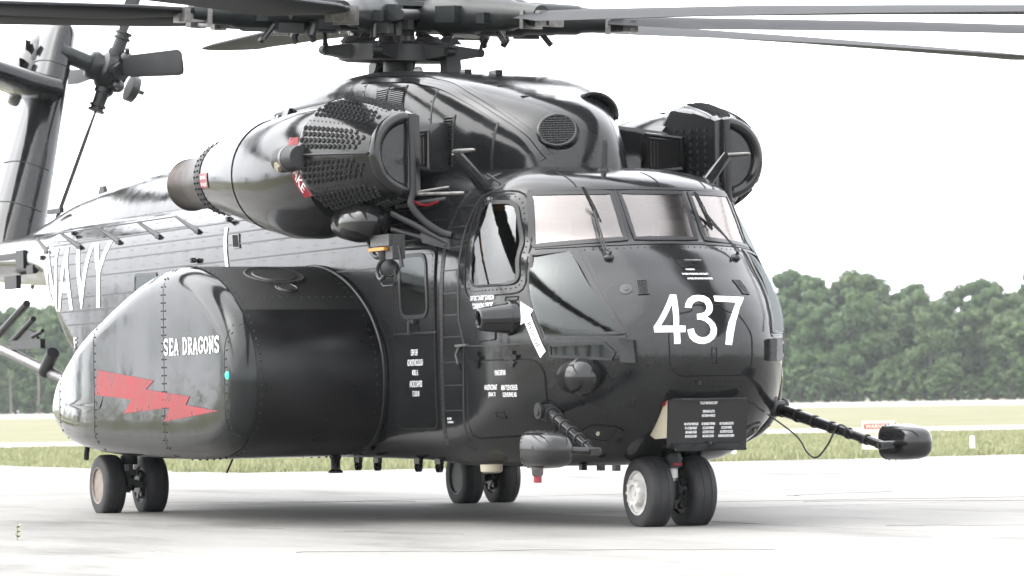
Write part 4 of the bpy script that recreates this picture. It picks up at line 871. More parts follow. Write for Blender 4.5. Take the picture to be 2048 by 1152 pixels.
# ---------------- engine nacelles
def nacelle(s):
    y0 = s*1.73; E = empty('engine_nacelle', (0, 0, 0), H)
    b = MB(); rings = []
    for x, zc, ry, rz in ((-2.85, 3.20, .44, .52), (-3.1, 3.18, .49, .575), (-3.5, 3.18, .52, .60), (-4.0, 3.185, .52, .585), (-4.5, 3.215, .495, .53), (-5.0, 3.25, .455, .475), (-5.4, 3.27, .41, .42), (-5.8, 3.28, .36, .365)):
        rings.append([(x, y0+ry*math.cos(a), zc+rz*math.sin(a)) for a in np.linspace(0, 2*math.pi, 48, endpoint=False)])
    b.loft(rings); cow = b.build('cowling', M['blackpod'], E, 50)
    for x, r_, zc in ((-4.55, .5, 3.22),):
        MB().tube([(x, y0+.493*math.cos(a), zc+.527*math.sin(a)) for a in np.linspace(0, 2*math.pi, 60)], .006, 5).build('cowl_joint', M['groove'], cow)
    MB().tube([(x, y0-s*.0, z) for x, z in ((-3.4, 3.782), (-4.0, 3.77), (-4.5, 3.745), (-5.0, 3.725), (-5.4, 3.69), (-5.78, 3.645))], .010, 6).build('cowl_hinge_line', M['seam'], cow)
    b = MB(); b.lathe((-5.78, y0, 3.28), (-1, 0, 0), [(0, .37), (.20, .355), (.215, .34), (.21, .29)], 48, cap=False); col = b.build('exhaust_collar', M['matte'], E)
    rv = MB()
    for dx in (.05, .15):
        for k in range(40): a = 2*math.pi*k/40; rv.ball((-5.78-dx, y0+(.372-.07*dx)*math.cos(a), 3.28+(.372-.07*dx)*math.sin(a)), .011, 6, 4)
    tag(rv.build('rivets', M['dark'], col, 0), kind='stuff')
    b = MB(); b.lathe((-5.97, y0, 3.275), (-1, 0, 0), [(-.05, .285), (.02, .29), (.05, .27), (1.0, .25), (1.02, .262), (1.035, .262), (1.035, .243), (.6, .24), (.1, .235), (.08, 0)], 48, cap=False); b.build('exhaust_pipe', M['exh'], E)
    # stub to the fuselage
    b = MB(); rg = []
    for x, hz in ((-2.9, .10), (-3.2, .26), (-4.0, .30), (-4.9, .27), (-5.5, .16), (-5.7, .05)):
        rg.append([(x, s*.85, 3.15+hz), (x, s*1.5, 3.22+hz), (x, s*1.5, 3.1-hz), (x, s*.85, 2.95-hz*.5)])
    b.loft(rg); b.build('nacelle_stub', BK, E, 20)
    # particle separator barrel
    B = empty('intake_separator', (0, 0, 0), H); bc = (s*1.73, 3.265)
    bc = (s*1.73, 3.29); YF = 1.46
    sx = [-1.86, -1.92, -2.1, -2.35, -2.6, -2.73, -2.79, -2.95, -3.05]
    f_r = pchip(sx, [.355, .375, .425, .475, .515, .53, .52, .44, .40]); f_c = pchip(sx, [1.57, 1.585, 1.63, 1.67, 1.71, 1.73, 1.73, 1.73, 1.73]); f_z = pchip(sx, [3.255, 3.257, 3.265, 3.275, 3.285, 3.29, 3.29, 3.26, 3.24])
    def dpt(x, a, e=0.):
        r_ = f_r(x)+e; return Vector((x, s*max(YF, f_c(x)+r_*math.cos(a)), f_z(x)+r_*math.sin(a)))
    b = MB(); b.loft([[dpt(x, a) for a in np.linspace(0, 2*math.pi, 72, endpoint=False)] for x in np.concatenate([np.linspace(-1.86, -2.73, 14), [-2.76, -2.79, -2.87, -2.95, -3.05]])]); drum = b.build('drum', BK, B, 40)
    tb = MB(); wh = MB()
    for k in range(-2, 4):
        a0 = R(-18+36*k)
        for i in range(4):
            for j in range(14):
                x = -1.96-.060*j-(.030 if i % 2 else 0)
                if x < -2.715 or (i in (0, 3) and (x > -2.0)): continue
                a = a0+(i-1.5)*.112
                if f_c(x)+f_r(x)*math.cos(a) < YF+.03: continue
                p = dpt(x, a, -.004); n_ = Vector((0, s*math.cos(a), math.sin(a)))
                tb.lathe(p, n_, [(0, .0245), (.013, .0245), (.013, .018), (.004, .017)], 8, cap=False)
                wh.lathe(p, n_, [(.004, .017), (.009, 0)], 5, cap=False)
        for x in np.linspace(-1.98, -2.7, 14): wh.ball(tuple(dpt(x, a0+R(18), .003)), .006, 5, 3)
    for x in np.linspace(-2.05, -2.65, 5):      # flat inboard face
        for z in np.linspace(-.26, .26, 9): tb.lathe((x, s*(YF+.002), f_z(x)+z), (0, -s, 0), [(0, .02), (.012, .02), (.012, 0)], 7, cap=False)
    tag(tb.build('vortex_tubes', M['matte'], drum, 40, False), kind='stuff')
    tag(wh.build('tube_cores', M['hubm'], drum, 0, False), kind='stuff')
    MB().tube([dpt(x, 0, .012) for x in np.linspace(-1.88, -2.75, 12)], .012, 6).build('seam_rail', M['matte'], drum)
    # aft scavenge blower
    c0 = Vector((-2.80, bc[0]+s*.545, bc[1]-.02)); b = MB(); b.lathe(c0, (-1, s*.0, .0), [(-.15, .10), (0, .118), (.26, .118), (.32, .108), (.37, .075), (.39, 0)], 24); bl = b.build('scavenge_blower', M['matte'], B)
    MB().lathe(c0+Vector((-.14, s*.06, -.05)), (0, s, -.5), [(0, .045), (.068, .045), (.07, 0)], 4).build('data_plate', M['cream'], bl)
    MB().lathe(c0+Vector((-.05, 0, 0)), (-1, 0, 0), [(0, .122), (.05, .122)], 24, cap=False).build('clamp_band', M['steel'], bl)
    # D-shaped front ring with door
    def dpath(r_, inb, n=22):
        arc = [(bc[0]-s*.16+s*r_*math.cos(a), bc[1]-.035+(r_+.005)*math.sin(a)) for a in np.linspace(-math.pi/2, math.pi/2, n)]
        return arc
    arc = dpath(.315, 0); P = [Vector((-1.87, y, z)) for y, z in arc]
    inb_y = bc[0]-s*.17
    ring = [Vector((-1.86, inb_y, P[0].z+t*(P[-1].z-P[0].z))) for t in np.linspace(1, 0, 9)[1:-1]]
    full = P+ring; fr = MB(); n_ = len(full); rings = []
    for i in range(n_):
        d = (full[(i+1) % n_]-full[i-1]).normalized(); u = d.cross(Vector((1, 0, 0))).normalized()
        thick = .058 if i < len(P) else .036
        rings.append([full[i]+thick*(math.cos(a)*u+math.sin(a)*Vector((1.25, 0, 0))) for a in np.linspace(0, 2*math.pi, 12, endpoint=False)])
    rings.append(rings[0]); fr.loft(rings, False, False); fr.build('front_ring', M['blackpod'], B, 60)
    b = MB(); b.prism([Vector((-1.90, bc[0]-s*.16+(v.y-(bc[0]-s*.16))*.86, bc[1]+(v.z-bc[1])*.86)) for v in full], (.012, 0, 0)); dr = b.build('bypass_door', M['black'], B, 0)
    b = MB(); b.box((-1.88, bc[0]-s*.02, bc[1]-.03), (.02, .30, .02)); b.tube([Vector((-1.878, bc[0]-s*.16+(v.y-(bc[0]-s*.16))*.80, bc[1]+(v.z-bc[1])*.80)) for v in full+[full[0]]], .010, 5); b.build('door_trim', M['steel'] if False else M['matte'], dr)
    # drain pipe from ring to fuselage
    MB().tube(curve_pts([(-1.82, inb_y, 3.60), (-1.80, inb_y, 3.2), (-1.80, inb_y, 2.92), (-1.79, inb_y+s*.02, 2.80), (-1.74, s*1.48, 2.66), (-1.66, s*1.36, 2.56), (-1.60, s*1.28, 2.53)], 5), .03, 10).build('drain_pipe', M['matte'], B)
    b = MB(); b.tube([(-1.85, s*1.56, 2.90), (-1.45, s*1.22, 2.89)], .016, 8); b.tube([(-1.85, s*1.56, 2.91), (-1.6, s*1.30, 2.95)], .012, 8); b.build('brace', M['steel'], B)
    MB().tube(curve_pts([(-1.9, s*1.55, 2.86), (-1.8, s*1.45, 2.80), (-1.7, s*1.36, 2.83)], 5), .010, 6).build('red_hose', M['red'], B)
    # nose gearbox duct between barrel and doghouse
    b = MB(); rg = []
    for y, x0, z0, z1 in ((.72, -2.75, 3.10, 3.62), (1.05, -2.68, 3.10, 3.58), (1.30, -2.58, 3.13, 3.54), (1.42, -2.56, 3.18, 3.48)):
        rg.append([(x0, s*y, z0), (x0+.05, s*y, z0+.05), (x0+.05, s*y, z1-.06), (x0, s*y, z1), (-3.4, s*y, z1+.03), (-3.4, s*y, z0)])
    b.loft(rg); du = b.build('gearbox_fairing', BK, H, 40)
    b = MB(); b.hexa([(-2.57, s*1.12, 3.18), (-2.50, s*1.40, 3.22), (-2.50, s*1.40, 3.44), (-2.57, s*1.12, 3.48)], [(-2.53, s*1.12, 3.18), (-2.46, s*1.40, 3.22), (-2.46, s*1.40, 3.44), (-2.53, s*1.12, 3.48)]); b.build('oil_cooler_face', M['dark'], du, 0)
    b = MB()
    for k in range(9): t = k/8; b.box((-2.49-.045*(1-t)+.0, s*(1.14+.25*t), 3.33), (.03, .008, .24))
    b.build('cooler_fins', M['exh'], du, 0)
    b = MB(); fr_ = [Vector((-2.53, s*1.10, 3.16)), Vector((-2.45, s*1.42, 3.19)), Vector((-2.45, s*1.42, 3.47)), Vector((-2.53, s*1.10, 3.51))]; b.tube(fr_+[fr_[0]], .028, 8); b.build('cooler_lip', M['blackpod'], du)
    return E
for s in (-1, 1): nacelle(s)
# red stripes with lettering on the starboard cowling
def m_nac(u, v, e=0.):      # u=x, v=angle(rad) around nacelle, measured downward from outboard
    X_ = [2.85, 3.1, 3.5, 4.0, 4.5, 5.0, 5.4, 5.8]
    zc = np.interp(-u, X_, [3.2, 3.18, 3.18, 3.185, 3.215, 3.25, 3.27, 3.28]); ry = np.interp(-u, X_, [.44, .49, .52, .52, .495, .455, .41, .36])+e; rz = np.interp(-u, X_, [.52, .575, .60, .585, .53, .475, .42, .365])+e
    a = math.pi-v/.45
    return Vector((u, -1.73+ry*math.cos(a), zc+rz*math.sin(a)))
poly_patch('blast_warning_panel', [(-5.76, .03), (-5.44, .03), (-5.44, -.13), (-5.76, -.13)], m_nac, M['red'], H, .007, .06, .03)
text_on('lettering', 'BEWARE', .035, .22, -5.59, -.015, m_nac, WT, H, .011, .06, .03, .02); text_on('lettering', 'OF BLAST', .04, .25, -5.59, -.09, m_nac, WT, H, .011, .06, .03, .02)
poly_patch('intake_warning_stripe', [(-3.20, .24), (-3.02, .24), (-2.74, -.24), (-2.92, -.24)], m_nac, M['red'], H, .007, .06, .03)
text_on('lettering', 'INTAKE', .085, .36, -2.965, -.02, m_nac, WT, H, .011, .06, .03, .015, R(-62))
# ---------------- doghouse details
def louver(name, u0, u1, v0, v1, n, fn):
    lp = poly_patch(name, [(u0, v0), (u1, v0), (u1, v1), (u0, v1)], fn, M['dark'], H, .006, .2, .1)
    strip('louver_frame', [(u0, v0), (u1, v0), (u1, v1), (u0, v1)], .02, .012, fn, BK, lp, True)
    for k in range(n): v = v0+(v1-v0)*(k+.5)/n; strip('slat', [(u0, v), (u1, v)], (v1-v0)/n*.42, .016, fn, BK, lp)
louver('louver', -4.12, -3.86, 3.80, 4.01, 10, m_dog); louver('louver', -3.82, -3.50, 3.78, 4.0, 12, m_dog); louver('louver', -2.76, -2.62, 3.20, 3.66, 18, m_dog)
for x, zt_ in ((-2.10, 3.58), (-2.98, 3.93), (-4.43, 4.10), (-6.85, 4.0), (-8.6, 3.9)):
    strip('panel_seam', [(x, z) for z in np.linspace(3.12, zt_, 10)], .02, .005, m_dog, fr_m, H); rv = MB(); rivet_mb(rv, [(x, z) for z in np.linspace(3.15, zt_-.03, 10)], .045, .008, m_dog, False, .012, .025); tag(rv.build('rivets', BK, H, 0), kind='stuff')
cr = [(-4.6, 4.13), (-3.6, 4.06), (-3.2, 4.0), (-2.9, 3.93), (-2.55, 3.80), (-2.22, 3.65), (-1.95, 3.51), (-1.75, 3.38), (-1.6, 3.2)]
strip('cowl_crease', [tuple(p) for p in curve_pts(cr, 4)], .035, .014, m_dog, BK, H, False, .1)
strip('cowl_crease', [tuple(p+np.array([.03, .05])) for p in curve_pts(cr, 4)], .02, .010, m_dog, BK, H, False, .1)
poly_patch('fairing_opening', [(-6.74, 3.97), (-6.46, 3.96), (-6.44, 3.84), (-6.70, 3.85)], m_dog, M['dark'], H, .006)
b = MB(); strip_mb(b, [(-6.47, 3.96), (-6.30, 3.95)], .10, .05, m_dog); b.build('opening_hatch', BK, H)
strip('panel_seam', [(x, 3.99) for x in np.linspace(-5.2, -6.9, 8)], .02, .006, m_dog, fr_m, H)
# round front grille
gc = Vector((-1.604, -.242, 3.457)); gn = Vector((.79, -.42, .45)).normalized()
gc = gc+gn*.022; _, gs, gu = frame(gn)
b = MB(); b.lathe(gc, gn, [(-.09, .155), (-.004, .155), (-.004, 0)], 36, sz=.95); gr = b.build('fan_grille', M['dark'], H)
b = MB(); b.lathe(gc, gn, [(-.09, .20), (.0, .18), (.006, .17), (.004, .155), (-.01, .152)], 36, sz=.95, cap=False); b.build('grille_rim', BK, gr)
b = MB()
for k in range(-6, 7):
    t = k*.026; w_ = math.sqrt(max(0, .154**2-t*t))
    b.tube([gc+gs*t+gu*w_*.9, gc+gs*t-gu*w_*.9], .0045, 4); b.tube([gc+gu*t*.9+gs*w_, gc+gu*t*.9-gs*w_], .0045, 4)
b.build('grille_wires', BK, gr, 0)
# number two engine scoop on the port shoulder
b = MB(); rg = []
for x, k in ((-3.3, .25), (-2.9, .7), (-2.5, .95), (-2.15, 1.0)):
    rg.append([(x, .40+.235*k*math.cos(a), 3.66+.20*k*math.sin(a)) for a in np.linspace(-.25, math.pi, 18)])
b.loft(rg, False, False, False); sc_ = b.build('intake_scoop', BK, H, 60); md = sc_.modifiers.new('s', 'SOLIDIFY'); md.thickness = .03
b = MB(); b.loft([[(-2.4, .40+.215*math.cos(a), 3.66+.18*math.sin(a)) for a in np.linspace(-.25, math.pi, 18)], [(-2.41, .40+.215*math.cos(a), 3.66+.18*math.sin(a)) for a in np.linspace(-.25, math.pi, 18)]]); b.build('scoop_mesh', M['exh'], sc_)
for x, y, w_, h_ in ((-3.9, -.1, .10, .07), (-3.45, 0, .16, .05), (-2.6, -.35, .1, .03), (-2.2, -.3, .12, .02)):
    MB().box((x, y, dog_zt(x)*1-.01+h_/2-(.03 if y else 0)), (w_, .07, h_)).build('roof_fitting', BK, H, 0)
# cockpit roof blade antenna and spine antennas
b = MB(); b.prism([(-.89, -.17, 3.03), (-.81, -.17, 3.03), (-.80, -.17, 3.30), (-.81, -.17, 3.325), (-.845, -.17, 3.32)], (0, .024, 0)); ba = b.build('blade_antenna', M['matte'], H, 0); MB().lathe((-.85, -.158, 3.065), (0, 0, 1), [(-.03, .07), (.012, .065), (.015, 0)], 16).build('antenna_base', BK, ba)
for x, hgt in ((-14.9, .16), (-16.2, .09)):
    b = MB(); z = dog_zt(x)-.03; b.hexa([(x-.2, -.03, z), (x+.12, -.03, z), (x+.12, .03, z), (x-.2, .03, z)], [(x-.1, -.02, z+hgt), (x+.03, -.02, z+hgt), (x+.03, .02, z+hgt), (x-.1, .02, z+hgt)]); b.build('spine_antenna', M['matte'], H, 0)
b = MB(); b.box((-15.4, -.45, 3.45), (.5, .05, .06)); b.build('spine_fitting', M['matte'], H, 0)
# ---------------- rescue hoist
ho = empty('rescue_hoist', (0, 0, 0), H)
b = MB(); b.lathe((-2.80, -1.77, 2.69), (1, 0, -.02), [(-.04, .12), (-.02, .145), (.10, .162), (.24, .170), (.25, .177), (.28, .182), (.42, .182), (.55, .162), (.64, .12), (.69, .06), (.70, 0)], 30, sy=1.1); b.build('hoist_pod', M['blackpod'], ho)
for p, q, r_ in (((-1.95, -1.70, 2.74), (-1.62, -1.31, 2.46), .026), ((-2.05, -1.66, 2.60), (-1.62, -1.32, 2.44), .024), ((-2.1, -1.6, 2.80), (-1.9, -1.2, 2.86), .022), ((-3.0, -1.7, 2.78), (-3.0, -1.2, 2.82), .024)):
    MB().tube([p, q], r_, 8).build('strut', M['matte'], ho)
b = MB(); b.prism([(-1.78, -1.50, 2.56), (-1.60, -1.31, 2.50), (-1.58, -1.30, 2.40), (-1.75, -1.50, 2.47)], (0, .02, .0)); b.build('gusset', M['matte'], ho, 0)
b = MB(); b.box((-2.02, -1.74, 2.50), (.42, .10, .10)); b.box((-1.88, -1.70, 2.44), (.16, .12, .22)); b.tube(curve_pts([(-2.4, -1.74, 2.53), (-2.33, -1.74, 2.43), (-2.2, -1.74, 2.36), (-2.05, -1.74, 2.40)], 5), .022, 8); b.tube([(-1.82, -1.7, 2.46), (-1.78, -1.68, 2.26)], .02, 8); b.build('hoist_gear', M['grease'], ho)
MB().box((-2.08, -1.74, 2.425), (.36, .12, .028)).build('yellow_bumper', M['yellow'], ho, 0)
b = MB(); b.lathe((-2.06, -1.74, 2.41), (0, 0, -1), [(0, .05), (.05, .045), (.09, .03)], 14); b.tube(curve_pts([(-2.06, -1.74, 2.33), (-2.16, -1.74, 2.30), (-2.2, -1.74, 2.22), (-2.12, -1.74, 2.16), (-2.02, -1.74, 2.20)], 5), .018, 8); b.build('hoist_hook', M['cap'], ho)
b = MB(); b.lathe((-2.02, -1.70, 2.26), (.75, -.65, .1), [(-.09, .03), (-.06, .075), (.02, .082), (.03, .08), (.022, .07), (.03, .05), (.035, 0)], 22); b.build('hoist_lamp', M['hubm'], ho)
MB().tube([(-2.14, -1.72, 2.24), (-2.15, -1.72, 2.13), (-2.10, -1.72, 2.10), (-1.88, -1.72, 2.10), (-1.84, -1.72, 2.13), (-1.85, -1.72, 2.24)], .011, 6).build('lamp_guard', M['matte'], ho)
# ---------------- main rotor
HUB = Vector((-5.72, 0, 4.86)); TILT = R(4.4)
RM = Matrix.Rotation(TILT, 3, 'Y')               # shaft leans forward
def rot(p): return HUB+RM @ Vector(p)
RT = empty('main_rotor', (0, 0, 0), H)
def rl(mb, o, prof, seg=28): return mb.lathe(rot(o), RM @ Vector((0, 0, 1)), prof, seg)
b = MB(); rl(b, (0, 0, 0), [(-.75, .155), (-.40, .155), (-.39, .17), (-.33, .17), (-.32, .15), (-.12, .15)]); b.build('mast', M['hubm'], RT)
b = MB(); rl(b, (0, 0, 0), [(-.245, .15), (-.235, .158), (-.20, .158), (-.17, .15)]); b.build('mast_collar', M['steel'], RT)
b = MB(); rl(b, (0, 0, 0), [(-.13, .2), (-.10, .42), (-.04, .52), (.0, .55), (.03, .52), (.08, .50), (.11, .56), (.15, .54), (.18, .40), (.26, .36), (.34, .34), (.36, .2)]); b.build('hub', M['hubm'], RT)
# swashplate: deep ring with seven lugs
b = MB(); rl(b, (0, 0, -.33), [(-.09, .18), (-.105, .30), (-.11, .52), (-.09, .60), (.07, .58), (.10, .46), (.10, .2)]); b.build('swashplate', M['matte'], RT)
for k in range(7):
    a = R(14.4+360/7*k+0); c, s_ = math.cos(a), math.sin(a)
    def q(r_, t, z): return rot((r_*c-t*s_, r_*s_+t*c, z+.02))
    b = MB(); b.hexa([q(.45, -.17, -.45), q(.78, -.05, -.39), q(.78, .05, -.39), q(.45, .17, -.45)], [q(.45, -.17, -.27), q(.78, -.05, -.31), q(.78, .05, -.31), q(.45, .17, -.27)]); b.build('swashplate_arm', M['matte'], RT, 0)
    b = MB(); b.hexa([q(.36, -.11, -.27), q(.62, -.06, -.27), q(.62, .06, -.27), q(.36, .11, -.27)], [q(.42, -.10, -.205), q(.56, -.055, -.205), q(.56, .055, -.205), q(.42, .10, -.205)]); b.build('arm_pad', M['matte'], RT, 0)
    MB().lathe(q(.80, -.05, -.35), q(0, 1, 0)-q(0, 0, 0), [(0, .045), (.10, .045), (.10, 0)], 12).build('link_bearing', M['hubm'], RT)
    b = MB(); p0, p1 = q(.80, 0, -.35), q(.83, .03, -.06); b.tube([p0, p0.lerp(p1, .2), p0.lerp(p1, .3), p0.lerp(p1, .75), p0.lerp(p1, .8), p1], [.02, .02, .014, .014, .022, .022], 8); b.build('pitch_link', M['hubm'], RT)
for a_ in (150, 330):
    a = R(a_-90); c, s_ = math.cos(a), math.sin(a)
    def q(r_, t, z): return rot((r_*c-t*s_, r_*s_+t*c, z))
    b = MB(); b.hexa([q(.17, -.03, -.14), q(.38, -.03, -.24), q(.36, .03, -.27), q(.15, .03, -.17)], [q(.17, -.03, -.10), q(.40, -.03, -.20), q(.40, .03, -.20), q(.17, .03, -.10)]); b.tube([q(.37, 0, -.23), q(.31, 0, -.33)], .028, 8); b.build('scissor_link', M['matte'], RT)
b = MB(); b.hexa([(-6.45, -.05, 4.22), (-6.15, -.05, 4.22), (-6.15, .12, 4.22), (-6.45, .12, 4.22)], [(-6.42, -.05, 4.46), (-6.25, -.05, 4.50), (-6.25, .10, 4.50), (-6.42, .10, 4.46)]); b.build('control_bracket', M['hubm'], RT, 0)
b = MB(); b.hexa([(-5.2, .2, 4.2), (-5.0, .2, 4.2), (-5.0, .35, 4.2), (-5.2, .35, 4.2)], [(-5.2, .2, 4.44), (-5.05, .2, 4.44), (-5.05, .35, 4.44), (-5.2, .35, 4.44)]); b.build('servo', M['matte'], RT, 0)
for p_, q_ in (((-5.85, -.25, 4.25), (-6.05, -.1, 4.45)), ((-6.0, -.25, 4.25), (-5.85, -.1, 4.45)), ((-5.2, -.1, 4.24), (-5.35, .0, 4.42))): MB().tube([p_, q_], .012, 6).build('control_rod', M['matte'], RT)
MB().ball((-5.0, -.12, 4.275), .05, 12, 8).build('anti_collision_lamp', M['steel'], RT)
# blades
AF = [(0, 0), (.012, .022), (.05, .042), (.15, .060), (.3, .064), (.5, .052), (.75, .028), (1, .002), (.75, -.020), (.5, -.034), (.3, -.042), (.15, -.040), (.05, -.030), (.012, -.018)]
def blade_mesh():
    mb = MB(); rings = []
    for r_, ch, tw, th, dz in ((2.05, .30, 8, 2.2, 0), (2.35, .44, 8, 1.6, 0), (2.75, .70, 8, 1.1, 0), (3.1, .76, 7.6, 1, .0), (5, .76, 6, 1, .0), (7, .76, 4, 1, -.02), (9, .76, 2.4, 1, -.05), (11, .76, .6, .9, -.08), (11.75, .74, 0, .85, -.10), (12.0, .60, 0, .7, -.10), (12.04, .45, 0, .5, -.10)):
        rg = []
        for u, v in AF:
            cx, cz = (.25-u)*ch, v*ch*th; t = R(tw); rg.append((r_, cx*math.cos(t)-cz*math.sin(t), cx*math.sin(t)+cz*math.cos(t)+dz))
        rings.append(rg)
    mb.loft(rings); return mb
bm0 = blade_mesh().mesh('blade', 30); bm0.materials.append(M['blade'])
mb = MB(); mb.tube([(.42, 0, .03), (.7, 0, .03), (.72, 0, .03), (1.2, 0, .02), (1.25, 0, .02), (1.75, 0, .01), (1.8, 0, .01), (2.2, 0, 0)], [.16, .16, .19, .19, .165, .15, .13, .10], 14)
mb.box((1.05, 0, .02), (.30, .52, .16)); mb.box((1.55, .0, -.02), (.12, .44, .1)); sl_me = mb.mesh('sleeve', 40); sl_me.materials.append(M['hubm'])
mb = MB(); mb.tube([(.55, .30, .02), (1.3, .32, .0)], .055, 10); mb.box((.9, .26, -.05), (.22, .16, .16)); dm_me = mb.mesh('lag_damper', 40); dm_me.materials.append(M['matte'])
mb = MB(); mb.box((2.05, 0, -.04), (.05, .24, .17)); mb.box((2.2, .02, -.03), (.30, .10, .13)); mb.box((2.3, .02, -.03), (.06, .30, .15)); fd_me = mb.mesh('fold_hinge', 30); fd_me.materials.append(M['steel'])
mb = MB(); mb.tube([(1.0, .22, -.06), (1.05, .25, -.20), (1.02, .25, -.26)], [.05, .045, .03], 8); mb.tube([(1.38, .1, -.10), (1.50, .12, -.24)], .03, 8); mb.box((1.25, .16, -.13), (.26, .14, .10)); cb_me = mb.mesh('fold_actuator', 30); cb_me.materials.append(M['grease'])
for k in range(7):
    a = 14.4+360/7*k
    B = bpy.data.objects.new('rotor_blade', bm0); COL.objects.link(B); B.parent = RT
    B.matrix_local = Matrix.Translation(HUB) @ RM.to_4x4() @ Matrix.Rotation(R(a), 4, 'Z')
    for nm, me in (('sleeve', sl_me), ('lag_damper', dm_me), ('fold_hinge', fd_me), ('fold_actuator', cb_me)):
        o = bpy.data.objects.new(nm, me); COL.objects.link(o); o.parent = B
# ---------------- tail pylon
PY = empty('tail_pylon', (0, 0, 0), H); CT = R(20)
def pyl(t):       # t from base (0) to top (1): leading edge point, chord, thickness
    le_ = Vector((-18.1, 0, 3.10)).lerp(Vector((-19.3, 1.02, 6.12)), t); return le_, 2.8-1.1*t, .18-.03*t
nrm = Vector((0, math.cos(CT), -math.sin(CT))); upv = Vector((0, math.sin(CT), math.cos(CT)))
rings = []
for t in list(np.linspace(-.05, .97, 18))+[.99, 1.0]:
    l_, ch, th = pyl(t); k = 1 if t < .98 else (.85 if t < 1 else .55)
    rings.append([l_+Vector((-u*ch, 0, 0))+nrm*(v*2.4*th/.15*ch*.55*k) for u, v in [(0, 0), (.01, .030), (.035, .052), (.08, .068), (.15, .078), (.3, .080), (.6, .05), (1, .004), (.6, -.05), (.3, -.080), (.15, -.078), (.08, -.068), (.035, -.052), (.01, -.030)]])
b = MB(); b.loft(rings); b.build('pylon_fin', BK, PY, 50)
for t in (.18, .36, .82):
    l_, ch, th = pyl(t); P = []
    for u, v in [(.3, -.080), (.15, -.078), (.08, -.068), (.035, -.052), (.01, -.030), (0, 0), (.01, .030), (.08, .068)]:
        P.append(l_+Vector((-u*ch, 0, 0))+nrm*(v*2.4*th/.15*ch*.55*1.012))
    MB().tube(P, .009, 5).build('pylon_seam', M['seam'], PY)
# gearbox fairing with louvers on the starboard side of the top
l_, ch, th = pyl(.80)
b = MB(); rings = []
for x, k in ((-.62, .3), (-.72, .75), (-.95, 1.), (-1.3, .9), (-1.6, .4)):
    c = l_+Vector((x, 0, 0))-nrm*.14; rings.append([c+upv*(.52*k*math.cos(a))-nrm*(.17*k*math.sin(a)) for a in np.linspace(0, 2*math.pi, 20, endpoint=False)])
b.loft(rings); gf = b.build('gearbox_fairing', BK, PY, 50)
for dz in (.28, .02, -.26):
    c = l_+Vector((-.80, 0, 0))-nrm*.30+upv*dz
    lv = MB(); lv.box(c, (.20, .012, .14), Matrix((Vector((.8, -.5, 0)).normalized(), Vector((.5, .8, 0)).normalized(), Vector((0, 0, 1)))).transposed()); lo = lv.build('louver', M['dark'], gf, 0)
# tail rotor
TRc = Vector((-19.25, 1.56, 5.50)); TR = empty('tail_rotor', (0, 0, 0), H)
g0 = TRc-nrm*.74
b = MB(); b.lathe(g0, nrm, [(0, .12), (.36, .115), (.42, .115), (.44, .18), (.50, .20), (.58, .18)], 24); b.build('gearbox', M['hubm'], TR)
b = MB(); b.lathe(TRc, nrm, [(-.18, .16), (-.12, .24), (.0, .26), (.08, .22), (.12, .14), (.22, .10), (.24, 0)], 20)
for k in range(4):
    a = R(4+90*k); d = Vector((1, 0, 0))*math.sin(a)+upv*math.cos(a); b.tube([TRc+d*.10, TRc+d*.30], .12, 12)
b.build('tail_rotor_hub', M['hubm'], TR)
b = MB()
for k in range(4):
    a = R(40+90*k); d = Vector((1, 0, 0))*math.sin(a)+upv*math.cos(a); b.ball(tuple(TRc+d*.28+nrm*.10), .09, 10, 6); b.tube([TRc+d*.2+nrm*.15, TRc+d*.42+nrm*.05], .03, 6)
b.lathe(TRc+Vector((.1, 0, 0))+nrm*.28-upv*.12, nrm, [(0, .18), (.10, .18), (.12, .14), (.12, .03), (.22, .03), (.22, 0)], 16); b.build('pitch_control', M['grease'], TR)
for k in range(4):
    a = R(4+90*k); d = Vector((1, 0, 0))*math.sin(a)+upv*math.cos(a); cdir = Vector((1, 0, 0))*math.cos(a)-upv*math.sin(a); tw = R(24)
    cd = cdir*math.cos(tw)+nrm*math.sin(tw); td = nrm*math.cos(tw)-cdir*math.sin(tw)
    b = MB(); b.tube([TRc+d*.25, TRc+d*.55], [.095, .085], 12); b.lathe(TRc+d*.46, d, [(0, .115), (.03, .115), (.03, .09), (.07, .09), (.07, .115), (.10, .115), (.10, 0)], 12); cf = None
    rt = b.build('blade_cuff', M['hubm'], TR)
    rings = []
    for r_, ch in ((.52, .16), (.65, .20), (.95, .29), (2.9, .33), (3.05, .27)):
        rings.append([TRc+d*r_+cd*((.3-u)*ch)+td*(v*ch*.9) for u, v in AF])
    MB().loft(rings).build('tail_rotor_blade', M['blade'], TR, 30)
# stabiliser (starboard, gull wing)
b = MB(); rings = []
for y, z, x, ch in ((.66, 5.18, -18.45, 1.6), (.3, 5.28, -18.5, 1.55), (-.2, 5.44, -18.55, 1.5), (-1.2, 5.64, -18.6, 1.4), (-2.6, 5.74, -18.7, 1.2)):
    rings.append([(x-u*ch, y, z+v*ch*1.9) for u, v in AF])
b.loft(rings); b.build('stabiliser', BK, PY, 40)
